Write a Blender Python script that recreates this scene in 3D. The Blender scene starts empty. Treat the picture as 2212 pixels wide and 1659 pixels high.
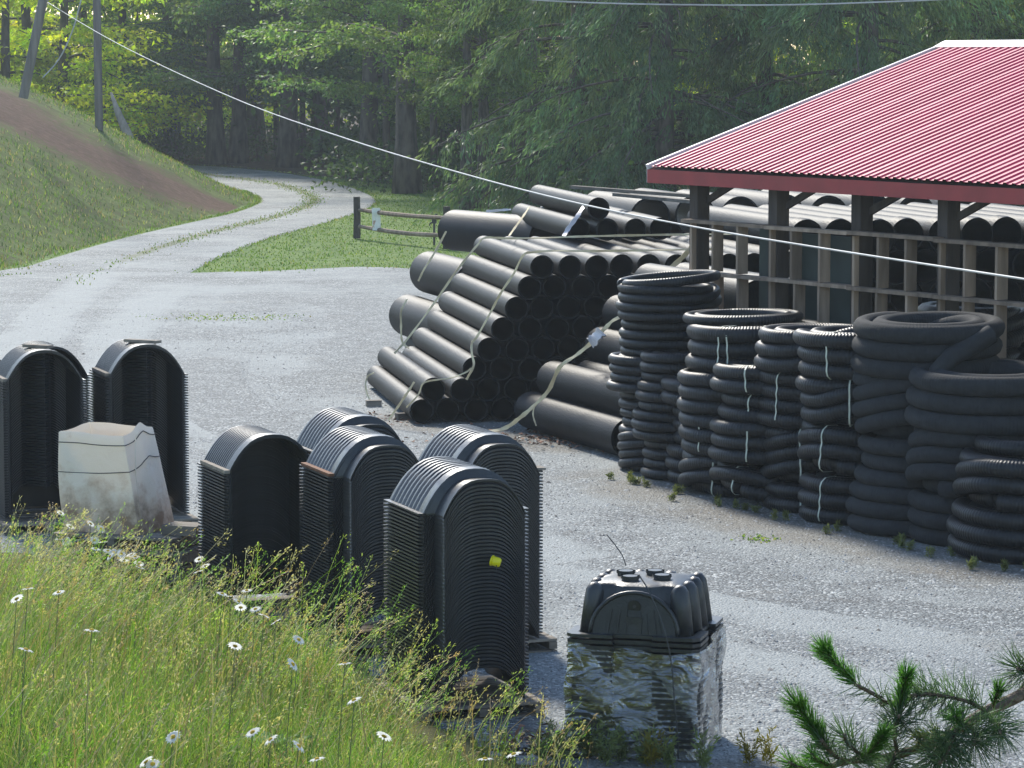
import bpy, bmesh, math, random
import numpy as np
from mathutils import Vector, Matrix

# ------------------------------------------------------------------ camera, sky, sun, exposure
R = math.radians
scene = bpy.context.scene
COL = scene.collection
CAM_H, FOC, CX, CY, HOR = 4.9, 7000.0, 1106.0, 829.5, 134.0      # survey units: picture 2212 wide
PITCH = math.atan((CY - HOR) / FOC)
cam_data = bpy.data.cameras.new('camera')
cam_data.sensor_width = 36.0
cam_data.lens = FOC / 2212.0 * 36.0
cam_data.clip_start = 0.3
cam_data.clip_end = 2000
cam = bpy.data.objects.new('camera', cam_data)
COL.objects.link(cam)
cam.location = (0, 0, CAM_H)
cam.rotation_euler = (math.pi / 2 - PITCH, 0, 0)
scene.camera = cam

SUN_AZ, SUN_EL = R(-17), R(38)
world = bpy.data.worlds.new('World')
scene.world = world
world.use_nodes = True
wn = world.node_tree.nodes
sky = wn.new('ShaderNodeTexSky')
sky.sky_type = 'NISHITA'
sky.sun_disc = False
sky.sun_elevation = SUN_EL
sky.sun_rotation = SUN_AZ
sky.air_density = 1.0
sky.dust_density = 0.4
sky.ozone_density = 1.2
world.node_tree.links.new(sky.outputs['Color'], wn['Background'].inputs['Color'])
wn['Background'].inputs['Strength'].default_value = 0.15
sd = bpy.data.lights.new('sun', 'SUN')
sd.energy = 3.3
sd.angle = R(10)
sd.color = (1.0, 0.945, 0.84)
sun = bpy.data.objects.new('sun', sd)
COL.objects.link(sun)
sdir = Vector((math.sin(SUN_AZ) * math.cos(SUN_EL), math.cos(SUN_AZ) * math.cos(SUN_EL), math.sin(SUN_EL)))
sun.rotation_euler = (-sdir).to_track_quat('-Z', 'Y').to_euler()
sun.location = (-20, 40, 40)
scene.view_settings.view_transform = 'Standard'
scene.view_settings.look = 'None'
scene.view_settings.gamma = 1.0
scene.view_settings.use_curve_mapping = False
scene.view_settings.exposure = 0.82
scene.cycles.max_bounces = 6
scene.cycles.diffuse_bounces = 3
scene.cycles.glossy_bounces = 3
scene.cycles.transparent_max_bounces = 8
scene.cycles.volume_bounces = 0

# ------------------------------------------------------------------ survey helpers
_cp, _sp = math.cos(PITCH), math.sin(PITCH)
def ray(u, v):
    x = (u - CX) / FOC
    y = -(v - CY) / FOC
    return Vector((x, _cp + y * _sp, -_sp + y * _cp))
def G(u, v, z=0.0):
    d = ray(u, v)
    t = (z - CAM_H) / d.z
    return Vector((0, 0, CAM_H)) + d * t
def P(u, v, Y):
    d = ray(u, v)
    return Vector((0, 0, CAM_H)) + d * (Y / d.y)

# ------------------------------------------------------------------ build helpers
rng = np.random.default_rng(7)
rnd = random.Random(7)
MATS = {}

def tag(o, label=None, cat=None, group=None, kind=None):
    if label: o['label'] = label
    if cat: o['category'] = cat
    if group: o['group'] = group
    if kind: o['kind'] = kind
    return o

def link(o, parent=None):
    COL.objects.link(o)
    if parent is not None: o.parent = parent
    return o

def empty(name, loc=(0, 0, 0), rz=0.0):
    o = bpy.data.objects.new(name, None)
    o.location = loc
    o.rotation_euler = (0, 0, rz)
    o.empty_display_size = 0.1
    return link(o)

class MB:
    def __init__(s): s.v = []; s.f = []
    def add(s, v, f):
        n = len(s.v)
        s.v.extend([tuple(p) for p in v])
        s.f.extend([tuple(i + n for i in q) for q in f])
        return s
    def box(s, c, d, m=None):
        x, y, z = d[0] / 2, d[1] / 2, d[2] / 2
        vs = [Vector(p) for p in ((-x,-y,-z),(x,-y,-z),(x,y,-z),(-x,y,-z),(-x,-y,z),(x,-y,z),(x,y,z),(-x,y,z))]
        if m is not None: vs = [m @ p for p in vs]
        vs = [p + Vector(c) for p in vs]
        return s.add(vs, [(0,3,2,1),(4,5,6,7),(0,1,5,4),(1,2,6,5),(2,3,7,6),(3,0,4,7)])
    def beam(s, a, b, w, h, up=(0, 0, 1)):
        a, b = Vector(a), Vector(b)
        d = (b - a)
        L = d.length
        y = d.normalized()
        x = y.cross(Vector(up)).normalized()
        z = x.cross(y)
        m = Matrix((x, y, z)).transposed()
        return s.box((a + b) / 2, (w, L, h), m)
    def tube(s, pts, rad, seg=8, cap=True, closed=False):
        pts = [Vector(p) for p in pts]
        n = len(pts)
        if not hasattr(rad, '__len__'): rad = [rad] * n
        vs = []; t0 = None; u = None
        for i, p in enumerate(pts):
            a = pts[max(i - 1, 0)]; b = pts[min(i + 1, n - 1)]
            t = (b - a).normalized()
            if u is None:
                ref = Vector((0, 0, 1)) if abs(t.z) < 0.9 else Vector((1, 0, 0))
                u = t.cross(ref).normalized()
            else:
                u = (u - t * u.dot(t)).normalized()
            w = t.cross(u)
            for k in range(seg):
                an = 2 * math.pi * k / seg
                vs.append(p + (u * math.cos(an) + w * math.sin(an)) * rad[i])
        fs = []
        for i in range(n - 1):
            for k in range(seg):
                k2 = (k + 1) % seg
                fs.append((i * seg + k, i * seg + k2, (i + 1) * seg + k2, (i + 1) * seg + k))
        if cap:
            fs.append(tuple(range(seg - 1, -1, -1)))
            fs.append(tuple((n - 1) * seg + k for k in range(seg)))
        return s.add(vs, fs)
    def mesh(s, name, mat=None, smooth=False):
        me = bpy.data.meshes.new(name)
        me.from_pydata(s.v, [], s.f)
        if smooth is True:
            me.polygons.foreach_set('use_smooth', [True] * len(me.polygons))
        me.update()
        if mat: me.materials.append(mat)
        if smooth == 'auto':
            me.polygons.foreach_set('use_smooth', [True] * len(me.polygons))
            try: me.set_sharp_from_angle(angle=R(38))
            except Exception: pass
        return me
    def build(s, name, mat=None, parent=None, smooth=False):
        return link(bpy.data.objects.new(name, s.mesh(name, mat, smooth)), parent)

def np_mesh(name, V, F, mat, col=None, smooth=False, parent=None):
    """V (n,3), F (m,k) arrays, col (n,3) vertex colours."""
    V = np.asarray(V, np.float32); F = np.asarray(F, np.int32)
    k = F.shape[1]
    me = bpy.data.meshes.new(name)
    me.vertices.add(len(V)); me.vertices.foreach_set('co', V.ravel())
    me.loops.add(F.size); me.loops.foreach_set('vertex_index', F.ravel())
    me.polygons.add(len(F))
    me.polygons.foreach_set('loop_start', np.arange(0, F.size, k, dtype=np.int32))
    me.polygons.foreach_set('loop_total', np.full(len(F), k, np.int32))
    if smooth: me.polygons.foreach_set('use_smooth', np.ones(len(F), bool))
    me.update(calc_edges=True)
    if col is not None:
        a = me.color_attributes.new('Col', 'FLOAT_COLOR', 'POINT')
        c = np.ones((len(V), 4), np.float32); c[:, :3] = col
        a.data.foreach_set('color', c.ravel())
    if mat: me.materials.append(mat)
    return link(bpy.data.objects.new(name, me), parent)

def dup(root, loc=None, rz=None, label=None):
    c = root.copy(); COL.objects.link(c)
    if loc is not None: c.location = loc
    if rz is not None: c.rotation_euler = (0, 0, rz)
    if label: c['label'] = label
    for ch in root.children:
        d = ch.copy(); COL.objects.link(d); d.parent = c
        for g in ch.children:
            e = g.copy(); COL.objects.link(e); e.parent = d
    return c

ORD = ['zeroth','first','second','third','fourth','fifth','sixth','seventh','eighth','ninth','tenth','eleventh','twelfth',
       'thirteenth','fourteenth','fifteenth','sixteenth','seventeenth','eighteenth','nineteenth','twentieth']
def ordinal(n):
    if n <= 20: return ORD[n]
    t = {2:'twenty',3:'thirty',4:'forty',5:'fifty',6:'sixty'}[n // 10]
    return t[:-1] + 'ieth' if n % 10 == 0 else t + '-' + ORD[n % 10]

# ------------------------------------------------------------------ materials
def new_mat(name):
    m = bpy.data.materials.new(name); m.use_nodes = True
    nt = m.node_tree
    return m, nt, nt.nodes['Principled BSDF']

def N(nt, t, **kw):
    n = nt.nodes.new(t)
    for k, v in kw.items(): setattr(n, k, v)
    return n

def ramp(nt, stops, interp='LINEAR'):
    r = N(nt, 'ShaderNodeValToRGB')
    r.color_ramp.interpolation = interp
    el = r.color_ramp.elements
    while len(el) < len(stops): el.new(0.5)
    for e, (p, c) in zip(el, stops):
        e.position = p
        e.color = (c[0], c[1], c[2], 1)
    return r

def simple(name, c1, c2=None, rough=0.6, scale=6.0, spec=0.5, bump=0.0, bscale=60.0, detail=4, stretch=None, per_obj=0.0, metal=0.0, coord='Object', lo=0.35, hi=0.65):
    m, nt, b = new_mat(name)
    L = nt.links.new
    b.inputs['Roughness'].default_value = rough
    b.inputs['Specular IOR Level'].default_value = spec
    b.inputs['Metallic'].default_value = metal
    tc = N(nt, 'ShaderNodeTexCoord')
    src = tc.outputs[coord]
    if stretch:
        mp = N(nt, 'ShaderNodeMapping'); mp.inputs['Scale'].default_value = stretch
        L(src, mp.inputs['Vector']); src = mp.outputs['Vector']
    if c2 is None: c2 = tuple(x * 0.7 for x in c1)
    no = N(nt, 'ShaderNodeTexNoise'); no.inputs['Scale'].default_value = scale; no.inputs['Detail'].default_value = detail
    L(src, no.inputs['Vector'])
    r = ramp(nt, [(lo, c2), (hi, c1)])
    L(no.outputs['Fac'], r.inputs['Fac'])
    out = r.outputs['Color']
    if per_obj:
        oi = N(nt, 'ShaderNodeObjectInfo')
        mr = N(nt, 'ShaderNodeMapRange'); mr.inputs['To Min'].default_value = 1 - per_obj; mr.inputs['To Max'].default_value = 1 + per_obj
        L(oi.outputs['Random'], mr.inputs['Value'])
        vm = N(nt, 'ShaderNodeVectorMath', operation='SCALE')
        L(out, vm.inputs[0]); L(mr.outputs['Result'], vm.inputs['Scale'])
        out = vm.outputs['Vector']
    L(out, b.inputs['Base Color'])
    if bump:
        n2 = N(nt, 'ShaderNodeTexNoise'); n2.inputs['Scale'].default_value = bscale; n2.inputs['Detail'].default_value = 3
        L(src, n2.inputs['Vector'])
        bp = N(nt, 'ShaderNodeBump'); bp.inputs['Strength'].default_value = bump; bp.inputs['Distance'].default_value = 0.02
        L(n2.outputs['Fac'], bp.inputs['Height']); L(bp.outputs['Normal'], b.inputs['Normal'])
    return m

def leafmat(name, trans=0.35, rough=0.55, spec=0.3, tint=(1.25, 1.3, 0.5)):
    m, nt, b = new_mat(name)
    L = nt.links.new
    at = N(nt, 'ShaderNodeAttribute', attribute_name='Col')
    oi = N(nt, 'ShaderNodeObjectInfo')
    hs = N(nt, 'ShaderNodeHueSaturation')
    mr = N(nt, 'ShaderNodeMapRange'); mr.inputs['To Min'].default_value = 0.8; mr.inputs['To Max'].default_value = 1.2
    L(oi.outputs['Random'], mr.inputs['Value']); L(mr.outputs['Result'], hs.inputs['Value'])
    L(at.outputs['Color'], hs.inputs['Color'])
    b.inputs['Roughness'].default_value = rough
    b.inputs['Specular IOR Level'].default_value = spec
    L(hs.outputs['Color'], b.inputs['Base Color'])
    tr = N(nt, 'ShaderNodeBsdfTranslucent')
    vm = N(nt, 'ShaderNodeVectorMath', operation='MULTIPLY'); vm.inputs[1].default_value = tint
    L(hs.outputs['Color'], vm.inputs[0]); L(vm.outputs['Vector'], tr.inputs['Color'])
    mx = N(nt, 'ShaderNodeMixShader'); mx.inputs['Fac'].default_value = trans
    L(b.outputs['BSDF'], mx.inputs[1]); L(tr.outputs['BSDF'], mx.inputs[2])
    L(mx.outputs['Shader'], nt.nodes['Material Output'].inputs['Surface'])
    return m

def gravel_mat(name, use_uv=False):
    m, nt, b = new_mat(name)
    L = nt.links.new
    tc = N(nt, 'ShaderNodeTexCoord')
    src = tc.outputs['Object']
    vo = N(nt, 'ShaderNodeTexVoronoi'); vo.inputs['Scale'].default_value = 42
    vo2 = N(nt, 'ShaderNodeTexVoronoi'); vo2.inputs['Scale'].default_value = 9
    L(src, vo.inputs['Vector']); L(src, vo2.inputs['Vector'])
    sep = N(nt, 'ShaderNodeSeparateColor'); L(vo.outputs['Color'], sep.inputs['Color'])
    r = ramp(nt, [(0.0, (0.042, 0.049, 0.053)), (0.35, (0.108, 0.123, 0.129)), (0.8, (0.174, 0.197, 0.204)), (1.0, (0.56, 0.58, 0.57))])
    L(sep.outputs['Red'], r.inputs['Fac'])
    # dusty fines between the stones, in broad patches and wheel runs
    n1 = N(nt, 'ShaderNodeTexNoise'); n1.inputs['Scale'].default_value = 0.35; n1.inputs['Detail'].default_value = 6; n1.inputs['Roughness'].default_value = 0.65
    L(src, n1.inputs['Vector'])
    r1 = ramp(nt, [(0.40, (0, 0, 0)), (0.66, (1, 1, 1))])
    du = N(nt, 'ShaderNodeAttribute', attribute_name='Dust')
    ad0 = N(nt, 'ShaderNodeMath', operation='ADD'); L(n1.outputs['Fac'], ad0.inputs[0]); L(du.outputs['Fac'], ad0.inputs[1])
    L(ad0.outputs[0], r1.inputs['Fac'])
    # clumps a hand wide, coarse and fine
    n5 = N(nt, 'ShaderNodeTexNoise'); n5.inputs['Scale'].default_value = 2.2; n5.inputs['Detail'].default_value = 7; n5.inputs['Roughness'].default_value = 0.7
    L(src, n5.inputs['Vector'])
    r5 = ramp(nt, [(0.3, (0.62, 0.63, 0.66)), (0.7, (1.3, 1.28, 1.24))])
    L(n5.outputs['Fac'], r5.inputs['Fac'])
    mu = N(nt, 'ShaderNodeMix', data_type='RGBA', blend_type='MULTIPLY'); mu.inputs[0].default_value = 1.0
    L(r.outputs['Color'], mu.inputs[6]); L(r5.outputs['Color'], mu.inputs[7])
    mx = N(nt, 'ShaderNodeMix', data_type='RGBA')
    mx.inputs[7].default_value = (0.288, 0.312, 0.308, 1)
    ml = N(nt, 'ShaderNodeMath', operation='MULTIPLY'); ml.inputs[1].default_value = 0.78
    L(r1.outputs['Color'], ml.inputs[0]); L(ml.outputs[0], mx.inputs[0])
    L(mu.outputs[2], mx.inputs[6])
    # brown soil and leaf-crumb patches
    n2 = N(nt, 'ShaderNodeTexNoise'); n2.inputs['Scale'].default_value = 0.6; n2.inputs['Detail'].default_value = 8; n2.inputs['Roughness'].default_value = 0.75
    mp = N(nt, 'ShaderNodeMapping'); mp.inputs['Location'].default_value = (13, 5, 0); L(src, mp.inputs['Vector']); L(mp.outputs['Vector'], n2.inputs['Vector'])
    at = N(nt, 'ShaderNodeAttribute', attribute_name='Soil')
    ad = N(nt, 'ShaderNodeMath', operation='ADD'); L(n2.outputs['Fac'], ad.inputs[0]); L(at.outputs['Fac'], ad.inputs[1])
    r2 = ramp(nt, [(0.58, (0, 0, 0)), (0.80, (1, 1, 1))])
    L(ad.outputs[0], r2.inputs['Fac'])
    mx2 = N(nt, 'ShaderNodeMix', data_type='RGBA')
    ml2 = N(nt, 'ShaderNodeMath', operation='MULTIPLY'); ml2.inputs[1].default_value = 0.62
    L(r2.outputs['Color'], ml2.inputs[0]); L(ml2.outputs[0], mx2.inputs[0])
    L(mx.outputs[2], mx2.inputs[6])
    mx2.inputs[7].default_value = (0.135, 0.115, 0.085, 1)
    out = mx2.outputs[2]
    if use_uv:
        ag = N(nt, 'ShaderNodeAttribute', attribute_name='Grass')
        n3 = N(nt, 'ShaderNodeTexNoise'); n3.inputs['Scale'].default_value = 1.3; n3.inputs['Detail'].default_value = 8; n3.inputs['Roughness'].default_value = 0.8
        L(src, n3.inputs['Vector'])
        a3 = N(nt, 'ShaderNodeMath', operation='ADD'); L(ag.outputs['Fac'], a3.inputs[0]); L(n3.outputs['Fac'], a3.inputs[1])
        r3 = ramp(nt, [(0.95, (0, 0, 0)), (1.12, (1, 1, 1))])
        sc3 = N(nt, 'ShaderNodeMath', operation='MULTIPLY'); sc3.inputs[1].default_value = 0.8
        L(a3.outputs[0], sc3.inputs[0])
        r3.color_ramp.elements[0].position = 0.72; r3.color_ramp.elements[1].position = 0.95
        L(sc3.outputs[0], r3.inputs['Fac'])
        mx3 = N(nt, 'ShaderNodeMix', data_type='RGBA')
        L(r3.outputs['Color'], mx3.inputs[0]); L(out, mx3.inputs[6]); mx3.inputs[7].default_value = (0.10, 0.12, 0.06, 1)
        out = mx3.outputs[2]
    L(out, b.inputs['Base Color'])
    b.inputs['Roughness'].default_value = 0.75
    b.inputs['Specular IOR Level'].default_value = 0.35
    bp = N(nt, 'ShaderNodeBump'); bp.inputs['Strength'].default_value = 0.9; bp.inputs['Distance'].default_value = 0.02
    inv = N(nt, 'ShaderNodeMath', operation='SUBTRACT'); inv.inputs[0].default_value = 1.0
    L(vo.outputs['Distance'], inv.inputs[1])
    L(inv.outputs[0], bp.inputs['Height']); L(bp.outputs['Normal'], b.inputs['Normal'])
    return m

M = {}
M['gravel'] = gravel_mat('gravel_yard')
M['drive'] = gravel_mat('gravel_drive', True)
M['lawn'] = simple('lawn_grass', (0.15, 0.215, 0.055), (0.09, 0.15, 0.04), 0.9, 1.2, 0.1, 0.8, 25, 8)
M['plastic'] = simple('black_moulded_plastic', (0.032, 0.034, 0.037), (0.022, 0.0235, 0.026), 0.36, 9, 0.5, 0.08, 40, per_obj=0.15)
M['plastic_dull'] = simple('black_dusty_plastic', (0.032, 0.034, 0.036), (0.018, 0.019, 0.020), 0.40, 5, 0.5, 0.15, 60, 6, per_obj=0.2)
M['pipe'] = simple('black_pipe_plastic', (0.012, 0.0128, 0.0145), (0.005, 0.0054, 0.0062), 0.52, 5.0, 0.18, 0.35, 45, 9, per_obj=0.25)
def corrugate(m, pitch=0.034, strength=0.35):
    nt = m.node_tree; L = nt.links.new; b = nt.nodes['Principled BSDF']
    at = N(nt, 'ShaderNodeAttribute', attribute_name='Along')
    mu = N(nt, 'ShaderNodeMath', operation='MULTIPLY'); mu.inputs[1].default_value = 2 * math.pi / pitch; L(at.outputs['Fac'], mu.inputs[0])
    sn = N(nt, 'ShaderNodeMath', operation='SINE'); L(mu.outputs[0], sn.inputs[0])
    bp = N(nt, 'ShaderNodeBump'); bp.inputs['Strength'].default_value = strength; bp.inputs['Distance'].default_value = 0.006
    L(sn.outputs[0], bp.inputs['Height'])
    if b.inputs['Normal'].is_linked: L(b.inputs['Normal'].links[0].from_socket, bp.inputs['Normal'])
    L(bp.outputs['Normal'], b.inputs['Normal'])
M['coil'] = simple('black_coil_pipe', (0.018, 0.019, 0.0205), (0.009, 0.0095, 0.010), 0.42, 6, 0.32, 0.12, 70, 5, per_obj=0.2)
M['sock'] = simple('black_filter_sock', (0.032, 0.034, 0.036), (0.024, 0.0255, 0.027), 0.85, 12, 0.25, 0.35, 160, 5, per_obj=0.12)
M['wood'] = simple('weathered_timber', (0.36, 0.27, 0.20), (0.20, 0.15, 0.11), 0.8, 7, 0.2, 0.3, 60, 6, (1, 1, 0.15), per_obj=0.3)
M['wood_dark'] = simple('dark_creosote_timber', (0.09, 0.075, 0.065), (0.05, 0.042, 0.038), 0.8, 7, 0.2, 0.3, 60, 6, (1, 1, 0.15), per_obj=0.25)
M['board'] = simple('grey_pallet_board', (0.29, 0.25, 0.205), (0.15, 0.13, 0.105), 0.85, 9, 0.2, 0.3, 50, 6, (0.2, 1, 1), per_obj=0.3)
M['board_brown'] = simple('brown_lath', (0.28, 0.13, 0.07), (0.16, 0.08, 0.05), 0.8, 14, 0.2, per_obj=0.2)
M['red_metal'] = simple('red_painted_metal', (0.58, 0.05, 0.115), (0.48, 0.04, 0.085), 0.52, 1.3, 0.38, 0, 10, 5, per_obj=0.06)
M['red_paint'] = simple('red_painted_fascia', (0.36, 0.045, 0.045), (0.29, 0.04, 0.04), 0.5, 3, 0.4, 0.05, 40)
M['white_trim'] = simple('white_metal_trim', (0.72, 0.68, 0.66), (0.6, 0.55, 0.54), 0.35, 3, 0.5)
M['bag'] = None
M['strap'] = simple('pale_webbing', (0.80, 0.68, 0.42), (0.62, 0.50, 0.30), 0.7, 8, 0.3)
M['strap_green'] = simple('pale_green_band', (0.64, 0.66, 0.54), (0.5, 0.53, 0.43), 0.5, 8, 0.4)
M['cord'] = simple('dark_cord', (0.05, 0.05, 0.05), None, 0.7)
M['wire'] = simple('grey_cable', (0.5, 0.5, 0.48), (0.36, 0.36, 0.35), 0.5, 3)
M['pole'] = simple('grey_pole_wood', (0.26, 0.235, 0.21), (0.15, 0.135, 0.12), 0.85, 6, 0.2, 0.4, 40, 6, (1, 1, 0.1))
M['bark'] = simple('grey_bark', (0.17, 0.14, 0.115), (0.06, 0.052, 0.045), 0.9, 5, 0.15, 0.9, 9, 8, (1, 1, 0.3))
M['bark_pale'] = simple('pale_dead_wood', (0.55, 0.46, 0.36), (0.35, 0.29, 0.22), 0.8, 6, 0.2, 0.4, 20, 6, (1, 1, 0.3))
M['yellow'] = simple('yellow_plastic', (0.80, 0.72, 0.01), (0.72, 0.63, 0.01), 0.4, 3)
M['blue'] = simple('blue_film', (0.05, 0.06, 0.34), (0.02, 0.03, 0.16), 0.25, 6, 0.6, 0.6, 12)
M['litter'] = simple('leaf_litter', (0.115, 0.085, 0.055), (0.05, 0.038, 0.026), 0.95, 2.0, 0.1, 0.8, 18, 8)
M['leaf'] = leafmat('tree_leaf', 0.52)
M['needle'] = leafmat('conifer_needle', 0.42, 0.5, 0.3, (1.15, 1.25, 0.65))
M['grass'] = leafmat('grass_blade', 0.35, 0.6, 0.25)
M['stone'] = leafmat('loose_stone', 0.0, 0.8, 0.3)
M['petal'] = simple('white_petal', (0.85, 0.85, 0.83), (0.78, 0.78, 0.76), 0.6, 20, 0.2)
_nt = M['petal'].node_tree; _t = N(_nt, 'ShaderNodeBsdfTranslucent'); _t.inputs['Color'].default_value = (0.85, 0.85, 0.82, 1)
_x = N(_nt, 'ShaderNodeMixShader'); _x.inputs['Fac'].default_value = 0.5
_nt.links.new(_nt.nodes['Principled BSDF'].outputs[0], _x.inputs[1]); _nt.links.new(_t.outputs[0], _x.inputs[2]); _nt.links.new(_x.outputs[0], _nt.nodes['Material Output'].inputs['Surface'])
M['eye'] = simple('yellow_disc', (0.65, 0.42, 0.03), None, 0.8, 20)
M['stem'] = simple('green_stem', (0.13, 0.17, 0.06), None, 0.7, 20)
M['mullein'] = simple('woolly_leaf', (0.32, 0.42, 0.22), (0.22, 0.32, 0.14), 0.8, 14, 0.15, 0.4, 30)
M['pinebark'] = simple('pine_twig_bark', (0.20, 0.155, 0.12), (0.09, 0.07, 0.055), 0.85, 60, 0.2, 0.6, 90, 5)
M['green_board'] = simple('dark_green_panel', (0.03, 0.05, 0.045), (0.02, 0.033, 0.03), 0.6, 2)

corrugate(M['coil'], 0.034, 0.32)
corrugate(M['sock'], 0.034, 0.2)

def bank_mat():
    m, nt, b = new_mat('bank_turf_and_soil')
    L = nt.links.new
    tc = N(nt, 'ShaderNodeTexCoord')
    n1 = N(nt, 'ShaderNodeTexNoise'); n1.inputs['Scale'].default_value = 1.1; n1.inputs['Detail'].default_value = 9; n1.inputs['Roughness'].default_value = 0.7
    L(tc.outputs['Object'], n1.inputs['Vector'])
    r1 = ramp(nt, [(0.3, (0.12, 0.10, 0.055)), (0.45, (0.11, 0.14, 0.045)), (0.7, (0.19, 0.24, 0.075))])
    L(n1.outputs['Fac'], r1.inputs['Fac'])
    n2 = N(nt, 'ShaderNodeTexNoise'); n2.inputs['Scale'].default_value = 3.5; n2.inputs['Detail'].default_value = 8; n2.inputs['Roughness'].default_value = 0.75
    L(tc.outputs['Object'], n2.inputs['Vector'])
    r2 = ramp(nt, [(0.3, (0.085, 0.054, 0.038)), (0.7, (0.21, 0.135, 0.098))])
    L(n2.outputs['Fac'], r2.inputs['Fac'])
    at = N(nt, 'ShaderNodeAttribute', attribute_name='Soil')
    su = N(nt, 'ShaderNodeMath', operation='MULTIPLY_ADD'); L(n2.outputs['Fac'], su.inputs[0]); su.inputs[1].default_value = 1.2; L(at.outputs['Fac'], su.inputs[2])
    r3 = ramp(nt, [(0.45, (0, 0, 0)), (0.62, (1, 1, 1))])
    s2 = N(nt, 'ShaderNodeMath', operation='MULTIPLY'); s2.inputs[1].default_value = 0.5; L(su.outputs[0], s2.inputs[0])
    L(s2.outputs[0], r3.inputs['Fac'])
    mx = N(nt, 'ShaderNodeMix', data_type='RGBA')
    L(r3.outputs['Color'], mx.inputs[0]); L(r1.outputs['Color'], mx.inputs[6]); L(r2.outputs['Color'], mx.inputs[7])
    L(mx.outputs[2], b.inputs['Base Color'])
    b.inputs['Roughness'].default_value = 0.95; b.inputs['Specular IOR Level'].default_value = 0.1
    bp = N(nt, 'ShaderNodeBump'); bp.inputs['Strength'].default_value = 1.0; bp.inputs['Distance'].default_value = 0.12
    L(n2.outputs['Fac'], bp.inputs['Height']); L(bp.outputs['Normal'], b.inputs['Normal'])
    return m
M['bank'] = bank_mat()

def film_mat():
    m, nt, b = new_mat('clear_stretch_film')
    L = nt.links.new
    tc = N(nt, 'ShaderNodeTexCoord')
    mp = N(nt, 'ShaderNodeMapping'); mp.inputs['Scale'].default_value = (1.0, 1.0, 1.5); mp.inputs['Rotation'].default_value = (0.6, 0.7, 0)
    L(tc.outputs['Object'], mp.inputs['Vector'])
    n1 = N(nt, 'ShaderNodeTexNoise'); n1.inputs['Scale'].default_value = 5.5; n1.inputs['Detail'].default_value = 4; n1.inputs['Distortion'].default_value = 1.5
    L(mp.outputs['Vector'], n1.inputs['Vector'])
    bp = N(nt, 'ShaderNodeBump'); bp.inputs['Strength'].default_value = 0.9; bp.inputs['Distance'].default_value = 0.06
    L(n1.outputs['Fac'], bp.inputs['Height'])
    gl = N(nt, 'ShaderNodeBsdfGlossy'); gl.inputs['Roughness'].default_value = 0.09; gl.inputs['Color'].default_value = (0.9, 0.9, 0.92, 1)
    L(bp.outputs['Normal'], gl.inputs['Normal'])
    df = N(nt, 'ShaderNodeBsdfDiffuse'); df.inputs['Color'].default_value = (0.7, 0.72, 0.74, 1)
    tr = N(nt, 'ShaderNodeBsdfTransparent'); tr.inputs['Color'].default_value = (0.9, 0.92, 0.92, 1)
    lw = N(nt, 'ShaderNodeLayerWeight'); lw.inputs['Blend'].default_value = 0.35
    L(bp.outputs['Normal'], lw.inputs['Normal'])
    mr = N(nt, 'ShaderNodeMapRange'); mr.inputs['To Min'].default_value = 0.20; mr.inputs['To Max'].default_value = 0.95
    L(lw.outputs['Facing'], mr.inputs['Value'])
    m1 = N(nt, 'ShaderNodeMixShader'); L(mr.outputs['Result'], m1.inputs['Fac']); L(tr.outputs[0], m1.inputs[1]); L(gl.outputs[0], m1.inputs[2])
    m2 = N(nt, 'ShaderNodeMixShader')
    n3 = N(nt, 'ShaderNodeTexNoise'); n3.inputs['Scale'].default_value = 3; n3.inputs['Detail'].default_value = 5
    L(mp.outputs['Vector'], n3.inputs['Vector'])
    r3 = ramp(nt, [(0.52, (0.01,) * 3), (0.80, (0.40,) * 3)])
    L(n3.outputs['Fac'], r3.inputs['Fac']); L(r3.outputs['Color'], m2.inputs['Fac'])
    L(m1.outputs[0], m2.inputs[1]); L(df.outputs[0], m2.inputs[2])
    L(m2.outputs[0], nt.nodes['Material Output'].inputs['Surface'])
    return m
M['film'] = film_mat()

def notice_mat():
    m, nt, b = new_mat('printed_notice')
    L = nt.links.new
    tc = N(nt, 'ShaderNodeTexCoord')
    n1 = N(nt, 'ShaderNodeTexNoise'); n1.inputs['Scale'].default_value = 7; n1.inputs['Detail'].default_value = 2
    L(tc.outputs['Object'], n1.inputs['Vector'])
    r1 = ramp(nt, [(0.30, (0.35, 0.5, 0.38)), (0.36, (0.80, 0.78, 0.74)), (0.62, (0.80, 0.78, 0.74)), (0.68, (0.5, 0.3, 0.24))])
    L(n1.outputs['Fac'], r1.inputs['Fac']); L(r1.outputs['Color'], b.inputs['Base Color'])
    b.inputs['Roughness'].default_value = 0.6
    return m
M['notice'] = notice_mat()

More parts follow.
